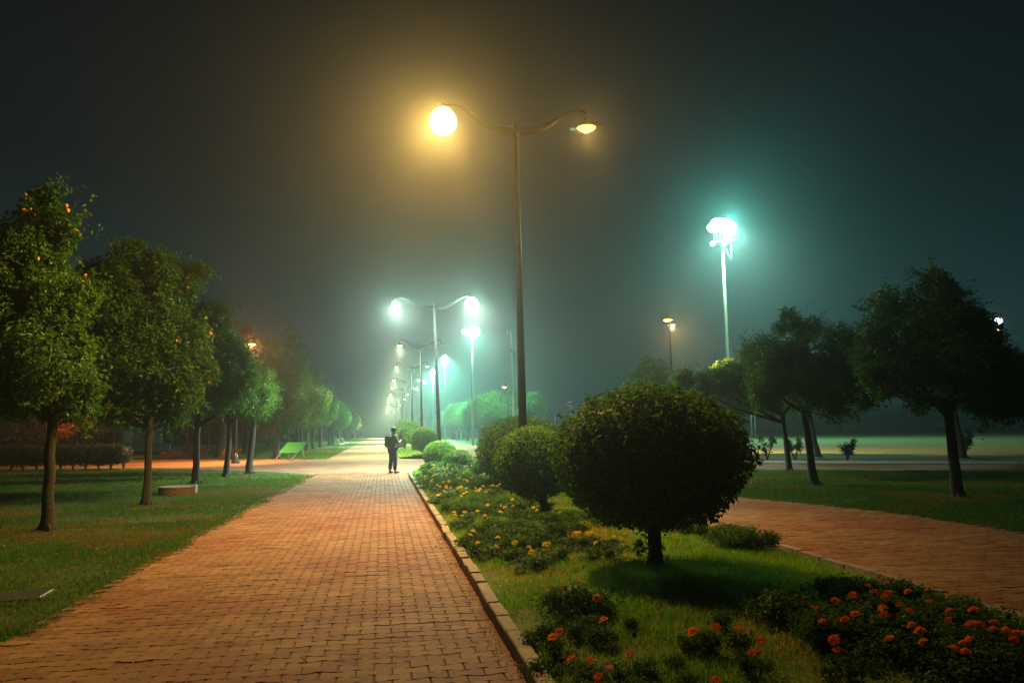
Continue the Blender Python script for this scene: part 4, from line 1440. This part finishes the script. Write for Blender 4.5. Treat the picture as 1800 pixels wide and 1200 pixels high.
m = MB(); m.box((0, 0, .74), (26.2, .4, .08)); m.build('coping', M['concrete'], wl)
single_lamp((-30, 79, 0), 5.2, R(90), .8, E_ORG, (1.0, .5, .16), 0, 'far amber lamp hidden among the trunks above the low wall')
single_lamp((-24, 89, 0), 5.0, R(90), .8, E_COOL, (.5, 1.0, .95), 60, 'far cool lamp beside the teal kiosk')

pu = empty('slide_arch', (13.9, 61, 0), R(15), 'thin purple arch of play equipment peeping past the bushes', 'play equipment')
for dz in (0, .22):
    m = MB(); m.tube([(-.75, 0, 2.75 + dz), (-.3, 0, 3.1 + dz), (.2, 0, 3.3 + dz * 1.1), (.75, 0, 3.4 + dz * 1.2)], .05, 6); m.build('rail', M['purple'], pu)
for x, z in ((-.7, 2.8), (.7, 3.4)):
    m = MB(); m.tube([(x, 0, 0), (x, 0, z)], .06, 6); m.build('post', M['purple'], pu)

# ------------------------------------------------------------------ marigolds
def flower_mesh(name, seed, petals=(11, 10, 7, 4)):
    rg = np.random.default_rng(seed)
    V, F, T = [], [], []
    for ring, nP in enumerate(petals):
        r0 = (.012, .008, .005, .001)[ring]
        r1 = (.036, .030, .021, .011)[ring]
        z0 = (.0, .006, .012, .018)[ring]
        z1 = (.004, .015, .024, .029)[ring]
        for q in range(nP):
            a = 2 * math.pi * (q + rg.uniform(-.2, .2) + ring * .5) / nP
            hw = math.pi / nP * 1.15
            n = len(V)
            jr = rg.uniform(.85, 1.12)
            V += [(r0 * math.cos(a), r0 * math.sin(a), z0), (r1 * jr * math.cos(a - hw), r1 * jr * math.sin(a - hw), z1 + rg.normal(0, .003)), (r1 * 1.12 * jr * math.cos(a), r1 * 1.12 * jr * math.sin(a), z1 - .004), (r1 * jr * math.cos(a + hw), r1 * jr * math.sin(a + hw), z1 + rg.normal(0, .003))]
            F.append((n, n + 1, n + 2, n + 3))
            T += [.15, .7 + rg.uniform(-.3, .3), .8, .6]
    return np_mesh(name, V, [np.array(F)], T)


FLO = [flower_mesh('flower', s) for s in range(3)]
FLY = [flower_mesh('flower', s + 5) for s in range(3)]
for f in FLO: f.materials.append(M['orange_petal'])
for f in FLY: f.materials.append(M['yellow_petal'])


def plant_mesh(seed, r_, h, leaf=.045, dens=.55):
    rg = random.Random(seed)
    cl = [(rg.uniform(-.6, .6) * r_, rg.uniform(-.6, .6) * r_, h * rg.uniform(.25, .75), r_ * .5, h * .34) for _ in range(7)]
    return crown_mesh('foliage', cl, leaf, .5, dens, seed, shell=.95, rough=.3, droop=-.3, nscale=.12)


PLA = [plant_mesh(700 + s, .27, .27, .042, .42) for s in range(4)]
PLF = [plant_mesh(720 + s, .25, .28, .065, .5) for s in range(3)]
STEMS = []
for s in range(3):
    m = MB(); rgx = random.Random(s)
    for q in range(6):
        a = rgx.random() * 6.28; m.tube([(0, 0, -.03), (.06 * math.cos(a), .06 * math.sin(a), .1), (.15 * math.cos(a), .15 * math.sin(a), .22)], [.006, .005, .004], 4)
    me = m.mesh('stem'); me.materials.append(M['marigold_leaf']); STEMS.append(me)


def bed_z(x, y):
    return float(median_z(np.array(x), np.array(y)))


ORD = 'nearest,second,third,fourth,fifth,sixth,seventh,eighth,ninth,tenth,eleventh,twelfth,thirteenth,fourteenth,fifteenth,sixteenth,seventeenth,eighteenth,nineteenth,twentieth'.split(',')
NUM = 'no,one,two,three,four,five,six,seven,eight,nine,ten,eleven,twelve'.split(',')


seen = {}


def make_plants(flowers, fl_z, cell, kind, labels, group, meshes, fmeshes, fsize, seed, sc=1.0):
    rg = random.Random(seed)
    left = sorted(flowers, key=lambda q: (q[1], q[0]))
    plants = []
    while left:
        p0 = left[0]
        mem = [q for q in left if math.dist(q, p0) < cell]
        left = [q for q in left if q not in mem]
        plants.append(mem)
    for i, mem in enumerate(plants):
        cx, cyy = sum(q[0] for q in mem) / len(mem), sum(q[1] for q in mem) / len(mem)
        z0 = bed_z(cx, cyy)
        root = empty(kind, (cx, cyy, z0), 0, labels[i % len(labels)], 'flower plant', group)
        nb = NUM[min(len(mem), 12)]
        side = 'by the left kerb' if cx < 1.5 else 'left of middle' if cx < 2.3 else 'in the middle' if cx < 3.2 else 'right of middle' if cx < 3.8 else 'toward the right kerb'
        full = f"{labels[0].split(' plant')[0]} plant with {nb} bloom{'s' if nb != 'one' else ''} {side}, {labels[0].split(' plant ')[1]}"
        q_ = seen.get(full, 0)
        seen[full] = q_ + 1
        root['label'] = full if not q_ else full.replace(', ', f', {ORD[q_]} such, ')
        f = link('foliage', meshes[i % len(meshes)], M['marigold_leaf'], root)
        f.rotation_euler = (0, 0, rg.random() * 6.28)
        hz_ = fl_z / .30
        f.scale = (sc * rg.uniform(.9, 1.15), sc * rg.uniform(.9, 1.15), max(.5, min(1.15, hz_)))
        st = link('stem', STEMS[i % 3], None, root)
        st.scale = (sc, sc, f.scale.z * .85)
        for q in mem:
            o = link('flower', fmeshes[rg.randrange(3)], None, root, (q[0] - cx, q[1] - cyy, bed_z(*q) + fl_z - z0 + rg.uniform(-.015, .015)))
            s = fsize * rg.uniform(.8, 1.15)
            o.scale = (s, s, s * rg.uniform(.8, 1.3))
            o.rotation_euler = (R(rg.uniform(5, 45)), R(rg.uniform(-20, 20)), rg.random() * 6.28)


ORANGES_ = [(4.26, 6.48), (3.68, 5.76), (3.6, 5.55), (3.34, 5.42), (3.53, 5.34), (3.85, 5.53), (4.15, 5.71), (4.19, 5.53), (3.06, 5.19), (3.03, 4.91), (2.89, 4.8), (2.73, 4.78), (3.26, 4.96), (3.17, 4.81), (3.44, 5.04), (3.69, 4.88), (3.5, 4.65), (3.9, 4.92), (3.62, 4.52), (3.6, 4.58), (3.59, 4.38), (3.66, 4.29), (3.68, 4.26), (2.62, 4.47), (2.6, 4.41), (2.91, 4.38), (3.14, 4.42), (3.04, 4.26), (3.15, 4.51), (3.1, 4.09), (3.19, 4.13), (3.24, 4.14), (3.13, 4.04), (3.81, 5.24), (3.74, 4.55), (3.51, 4.13), (3.64, 4.34), (3.36, 4.83), (3.66, 5.48), (3.96, 5.95), (2.84, 5.06), (1.99, 5.08), (2.15, 5.09), (2.24, 4.94), (2.26, 4.68), (2.14, 4.53), (1.77, 4.22)]
FRONT_ = [(1.46, 6.64), (1.67, 6.26), (1.55, 5.64), (1.2, 5.51), (1.14, 4.92), (1.22, 4.78), (1.3, 4.64), (1.21, 4.53), (1.18, 4.49), (1.47, 4.78), (1.14, 5.44)]
YEL_ = [(1.76, 13.58), (1.99, 13.5), (1.98, 13.06), (1.83, 12.57), (1.56, 12.36), (2.12, 13.08), (2.27, 13.55), (2.3, 14.28), (2.49, 13.38), (2.38, 12.65), (2.5, 12.9), (2.35, 12.26), (2.63, 11.87), (2.38, 9.85), (2.42, 9.82), (2.51, 9.76), (2.53, 9.66), (2.4, 8.99), (2.72, 9.34), (2.88, 9.44), (1.41, 9.93), (1.3, 9.3), (1.69, 9.74), (1.53, 9.37), (1.85, 9.21), (1.85, 9.02), (1.6, 8.85), (1.59, 8.63), (1.18, 13.45), (1.14, 12.86), (1.24, 12.67), (1.56, 12.34), (1.53, 13.13), (1.32, 13.1), (1.14, 10.59), (1.2, 10.8), (1.76, 13.55), (1.14, 9.75)]
YEL2_ = [(1.14, 21.95), (1.27, 21.07), (1.35, 21.75), (1.78, 25.82), (1.65, 20.31), (1.94, 20.58), (2.04, 20.16), (2.26, 20.72), (2.33, 20.63), (2.75, 19.28), (1.33, 18.88), (1.44, 18.44), (1.53, 18.24), (1.7, 18.22), (1.76, 18.15), (1.86, 17.96), (1.33, 17.73), (1.36, 17.6), (1.14, 16.88), (1.14, 16.91), (1.19, 16.89), (1.14, 16.77), (1.56, 16.14), (1.65, 16.51), (1.75, 16.9), (1.95, 16.91), (2.01, 16.95), (2.11, 17.55), (2.2, 17.78), (2.13, 16.66), (2.02, 17.63), (2.4, 17.76), (2.45, 17.94), (2.52, 17.8), (2.6, 17.88), (1.19, 24.75), (1.5, 25.48), (1.9, 24.91)]
_r = random.Random(5)
for _ in range(16): YEL2_.append((1.3 + _r.random() * 1.6, 19.6 + _r.gauss(0, .4)))
for _ in range(14): YEL2_.append((1.2 + _r.random() * 1.9, 23.2 + _r.gauss(0, .5)))
for _ in range(30): YEL2_.append((1.3 + _r.random() * 2.2, 26.6 + _r.gauss(0, .8)))
for _ in range(14): YEL2_.append((1.7 + _r.random() * 1.6, 30.2 + _r.gauss(0, .7)))
make_plants([q for q in ORANGES_ if q[0] < 2.62], .17, .3, 'marigold_plant', ['orange marigold plant alone in shaded grass'], 'orange marigolds apart in the grass', PLA, FLO, .95, 8, .5)
make_plants([q for q in ORANGES_ if q[0] >= 2.62], .21, .34, 'marigold_plant', ['orange marigold plant in the shaded bed'], 'orange marigolds in the shaded bed', PLA, FLO, .88, 1)
make_plants(FRONT_, .17, .3, 'marigold_plant', ['sparse marigold plant among weeds'], 'orange marigolds in the weeds', PLA, FLO, .85, 2, .55)
make_plants(YEL_, .20, .42, 'marigold_plant', ['yellow marigold plant around the bushes'], 'yellow marigolds around the bushes', PLA, FLY, .92, 3, 1.0)
make_plants(YEL2_, .22, .5, 'marigold_plant', ['yellow marigold plant in far rows'], 'yellow marigolds toward the median tip', PLF, FLY, 1.02, 4, 1.3)


def weed(x, y, sc, label, group, i, mesh=None):
    root = empty('leafy_plant', (x, y, bed_z(x, y) if 1.05 < x < 4.95 else .02), _r.random() * 6.28, label, 'plant', group, sc)
    link('foliage', (mesh or PLA)[i % len(mesh or PLA)], M['marigold_leaf'], root)
    link('stem', STEMS[i % 3], None, root)


for i in range(34):
    weed(1.2 + _r.random() * 1.2, 9.7 + _r.random() * 2.0, _r.uniform(.7, 1.05), 'dark leafy marigold plant without flowers in the patch left of the big bush', 'flowerless plants left of the big bush', i)
for i in range(22):
    weed(2.6 + _r.random() * 1.6, 10.9 + _r.random() * 1.5, _r.uniform(.6, .95), 'dark leafy plant behind the trunk of the big bush', 'flowerless plants behind the big bush', i)
for i in range(14):
    weed(4.15 + _r.random() * .65, 9.2 + _r.random() * 2.2, _r.uniform(.6, .95), 'dark leafy plant crowding the right kerb', 'flowerless plants along the right kerb', i)
for i in range(40):
    weed(1.2 + _r.random() * 1.8, 14.0 + _r.random() * 2.4, _r.uniform(.6, .95), 'leafy plant of the row in front of the nearest lamp', 'flowerless plants of the lamp row', i)
for i in range(40):
    weed(2.7 + _r.random() * 1.9, 4.2 + _r.random() * 2.4, _r.uniform(.55, .9), 'dark leafy plant filling the shaded orange flower bed', 'flowerless plants of the orange bed', i)
for i, (x, y, s) in enumerate([(1.50, 6.55, 1.0), (1.68, 6.42, .95), (1.58, 6.2, .7), (1.2, 6.0, .5), (1.1, 5.85, .5), (1.15, 5.35, .5), (1.05, 5.15, .6), (1.25, 4.85, .5), (1.45, 4.75, .45), (1.35, 4.55, .55), (1.7, 4.6, .45), (1.15, 4.6, .5), (1.02, 5.45, .4), (.97, 5.0, .4), (2.0, 5.2, .5), (2.3, 5.0, .55)]):
    weed(x, y, s, 'weedy leafy plant near the broken end of the left kerb', 'weeds near the left kerb end', i)
for i in range(60):
    weed(1.2 + _r.random() * 2.4, _r.choice([19.2, 20.4, 21.4, 23.6, 25.2, 26.4, 29.5, 31]) + _r.gauss(0, .3), _r.uniform(.8, 1.25), 'light green plant among the yellow flower rows', 'flowerless plants of the yellow rows', i, PLF)
for i in range(12):
    weed(1.25 + _r.random() * 1.75, 4.2 + _r.random() * 2.1, _r.uniform(.35, .65), 'low dark weed', 'low weeds in the shaded foreground', i)
# broad gourd-like leaf in the orange bed
gl = empty('gourd_plant', (3.38, 5.1, .12), 0, 'plant with one broad round veined leaf among the orange flowers', 'plant')
V, F, T = [(0, 0, .30)], [], [.9]
for q in range(19):
    a = 2 * math.pi * q / 19 + .3
    rr = .105 * (1 + .09 * math.cos(q * 5.3)) * (1 if q else .55)
    V += [(rr * .55 * math.cos(a), rr * .45 * math.sin(a) - .0, .305 + .012 * math.sin(a * 3) - .5 * rr * .45 * math.sin(a)), (rr * math.cos(a), rr * .9 * math.sin(a), .285 + .02 * math.sin(a * 5) + .45 * rr * .9 * math.sin(a))]
    T += [.3 + .5 * (q % 3 == 0), .5]
tr, qd = [], []
for q in range(19):
    j = (q + 1) % 19
    tr.append((0, 1 + 2 * q, 1 + 2 * j)); qd.append((1 + 2 * q, 2 + 2 * q, 2 + 2 * j, 1 + 2 * j))
link('leaf', np_mesh('leaf', V, [np.array(tr), np.array(qd)], T), M['gourd_leaf'], gl)
m = MB(); m.tube([(.02, .02, -.05), (.03, .03, .15), (0, 0, .30)], [.006, .005, .004], 5); m.build('stem', M['gourd_leaf'], gl)


# ------------------------------------------------------------------ grass
def grass(name, box, per_m2, hgt, wid, zfun, mask, seed, dry=0.0, bend=1.25):
    rg = np.random.default_rng(seed)
    x0, x1, y0, y1 = box
    n = int((x1 - x0) * (y1 - y0) * per_m2)
    x, y = rg.uniform(x0, x1, n), rg.uniform(y0, y1, n)
    px, py, dist = project(np.c_[x, y, np.zeros(n)])
    k = (px > -260) & (px < 2060) & (dist > 2) & (py < 1500) & mask(x, y)
    p2 = np.c_[x, y]
    patch = vnoise(p2, .9, seed + 1) * .6 + vnoise(p2, .28, seed + 2) * .4
    big_ = vnoise(p2, 2.4, seed + 3)
    k &= rg.random(n) < np.clip(.35 + 1.5 * (patch - .18), .12, 1)
    x, y, patch, big_ = x[k], y[k], patch[k], big_[k]
    n = len(x)
    z = zfun(x, y) - .005
    h_ = hgt * rg.uniform(.45, 1.25, n) * (.55 + .9 * patch)
    a = rg.uniform(0, 2 * math.pi, n)
    wv = wid * rg.uniform(.7, 1.3, n)
    lean = rg.uniform(0, 1, n) * bend * h_
    la = rg.uniform(0, 2 * math.pi, n)
    dx, dy = np.cos(a) * wv * .5, np.sin(a) * wv * .5
    lx, ly = np.cos(la) * lean, np.sin(la) * lean
    b0 = np.c_[x - dx, y - dy, z]
    b1 = np.c_[x + dx, y + dy, z]
    m0 = np.c_[x - dx * .7 + lx * .35, y - dy * .7 + ly * .35, z + h_ * .6]
    m1 = np.c_[x + dx * .7 + lx * .35, y + dy * .7 + ly * .35, z + h_ * .6]
    tp = np.c_[x + lx, y + ly, z + h_]
    V = np.stack([b0, b1, m1, m0, tp], 1).reshape(-1, 3)
    i = np.arange(n)[:, None] * 5
    F4 = i + np.array([[0, 1, 2, 3]])
    F3 = i + np.array([[3, 2, 4]])
    t = np.clip(rg.normal(.42, .16, n) + .35 * (big_ - .5), 0, .78)
    dr = rg.random(n) < np.clip((vnoise(np.c_[x, y], 1.3, seed + 7) - .56) * 3.0, 0, .75) + dry
    t = np.where(dr, rg.uniform(.8, 1.0, n), t)
    o = link(name, np_mesh(name, V, [F4, F3], np.repeat(t, 5)), M['grass' if zfun is median_z else 'lawn_grass'])
    o['kind'] = 'stuff'
    return o


def inside_med(x, y):
    return (x > 1.0 + .03 * np.sin(y * 3.1)) & (x < 4.86 + .05 * np.sin(y * 2.3)) & (((x - 3) / 2.0) ** 2 + (np.maximum(y - 28.2, 0) / 6.2) ** 2 < 1)


def edge_l(x, y):
    e = -3.02 + 0.018 * (y - 8) + .05 * np.sin(y * 1.7) + .05 * np.sin(y * 5.1) + .03 * np.sin(y * 13)
    corner = (y > 31.2 + (-2.6 - x) * .95) & (x > -11.5) | (y > 40.3 + (-11.5 - x) * .38) & (x <= -11.5)
    return (x < e + .11 + .05 * np.sin(y * 29)) & ~corner & ~((np.abs(x + 3.72) < .32) & (np.abs(y - 9.15) < .26)) & (((x + 5.62) ** 2 + (y - 23.7) ** 2) > .27)


def edge_r(x, y):
    e = np.where(y < 13.5, 9.32, np.maximum(8.08, 9.3 - .31 * (y - 13.5))) + .04 * np.sin(y * 4) + .03 * np.sin(y * 11)
    return (x > e - .07) & (y < 28.2 - np.maximum(0, x - 12.9) * .69)


zero = lambda x, y: np.zeros_like(x)
grass('grass', (0.99, 5.01, 4.2, 9.0), 3600, .06, .0055, median_z, inside_med, 41, .04)
grass('grass', (0.99, 5.01, 9.0, 18.0), 1900, .06, .008, median_z, inside_med, 42, .05)
grass('grass', (0.99, 5.01, 18.0, 34.5), 900, .085, .014, median_z, inside_med, 43, .03)
grass('grass', (-9.5, -2.8, 6.5, 16.0), 2300, .055, .008, zero, edge_l, 44, .06)
grass('grass', (-22, -2.4, 16.0, 30.0), 520, .055, .015, zero, edge_l, 45, .04)
grass('grass', (-26, -2.4, 30.0, 46.0), 160, .06, .03, zero, edge_l, 46, .03)
grass('grass', (8.0, 18.5, 9.0, 20.0), 1300, .075, .011, zero, edge_r, 47, .03)
grass('grass', (7.9, 27.0, 19.0, 28.5), 480, .075, .018, zero, edge_r, 48, .03)
grass('grass', (1.1, 4.7, 47.2, 75.0), 130, .09, .03, median_z, lambda x, y: (x > 1.15) & (x < 4.6), 49, .1)
grass('grass', (-16, -3.3, 49.5, 80.0), 60, .09, .04, zero, lambda x, y: (y > 49.2 + (-3.2 - x) * .85) , 50, .15)

# fallen leaves on the paving and litter along the kerb foot
LEAF = np_mesh('fallen_leaf', [(0, -.05, 0), (.03, -.01, .012), (.022, .03, .02), (0, .06, .012), (-.022, .03, .018), (-.03, -.01, .014), (0, 0, .002)], [np.array([(0, 1, 6), (1, 2, 6), (2, 3, 6), (3, 4, 6), (4, 5, 6), (5, 0, 6)])])
LEAF.materials.append(M['dry_leaf'])
for x, y, s, lab in ((.74, 11.35, 1.1, 'curled reddish dry leaf on the path near the kerb'), (-.66, 24.2, 1.6, 'small pale dry leaf in the middle of the path before the man'), (.1, 23.3, 1.0, 'dry leaf on the path between the man and the kerb'), (-.55, 6.1, .7, 'dark dry leaf on the near paving')):
    o = link('fallen_leaf', LEAF, None, None, (x, y, .024))
    o.rotation_euler = (.3, .2, x * 9)
    o.scale = (s,) * 3
    tag(o, lab, 'leaf')
rgl = np.random.default_rng(77)
n = 900
x = np.concatenate([rgl.uniform(-9, -2.7, n), rgl.uniform(9, 16, n // 2), rgl.uniform(1.1, 4.8, n // 2)])
y = np.concatenate([rgl.uniform(7, 26, n), rgl.uniform(10, 22, n // 2), rgl.uniform(5, 14, n // 2)])
P = np.c_[x, y, np.where((x > 1) & (x < 5), median_z(x, y), 0) + .045]
V, F, T = leaf_arrays(P, rand_dir(len(P), rgl) * .6 + np.array([0, 0, 1]), rand_dir(len(P), rgl), rgl.uniform(.03, .07, len(P)), .5, rgl.random(len(P)))
o = link('leaf_litter', np_mesh('leaf_litter', V, [F], T), M['autumn'])
o['kind'] = 'stuff'
n = 2600
y = rgl.uniform(4.2, 20, n)
x = .925 - np.abs(rgl.normal(0, .06, n)) - .2 * (rgl.random(n) ** 3) * np.where(y < 6.6, 1, .25)
P = np.c_[x, y, np.full(n, .022)]
nr = rand_dir(n, rgl) * .5 + np.array([0, 0, 1])
V, F, T = leaf_arrays(P, nr, rand_dir(n, rgl) * np.array([1, 1, .2]), rgl.uniform(.008, .026, n), .5, rgl.random(n))
o = link('litter', np_mesh('litter', V, [F], T), M['autumn'])
o['kind'] = 'stuff'


# plants of one patch: say which by column and order from the near end
pats = {}
for o in C.objects:
    if o.name.startswith('leafy_plant'): pats.setdefault(o.get('group'), []).append(o)
for g, L in pats.items():
    L.sort(key=lambda o: o.location.x)
    n = len(L)
    for col, part in zip(('left', 'middle', 'right'), (L[:n // 3], L[n // 3:2 * n // 3], L[2 * n // 3:])):
        for i, o in enumerate(sorted(part, key=lambda o: o.location.y)):
            base = {'flowerless plants left of the big bush': 'dark leafy plant left of the big bush', 'flowerless plants behind the big bush': 'dark leafy plant behind the big bush',
                    'flowerless plants along the right kerb': 'dark leafy plant crowding the right kerb', 'flowerless plants of the lamp row': 'leafy plant in front of the nearest lamp',
                    'flowerless plants of the orange bed': 'flowerless leafy plant in the orange bed', 'weeds near the left kerb end': 'leafy weed near the left kerb end', 'low weeds in the shaded foreground': 'low dark weed in the foreground grass', 'flowerless plants of the yellow rows': 'light green plant among the yellow rows'}[g]
            o['label'] = f"{base}, {ORD[i] + ' ' if i else ''}nearest in its {col} file"
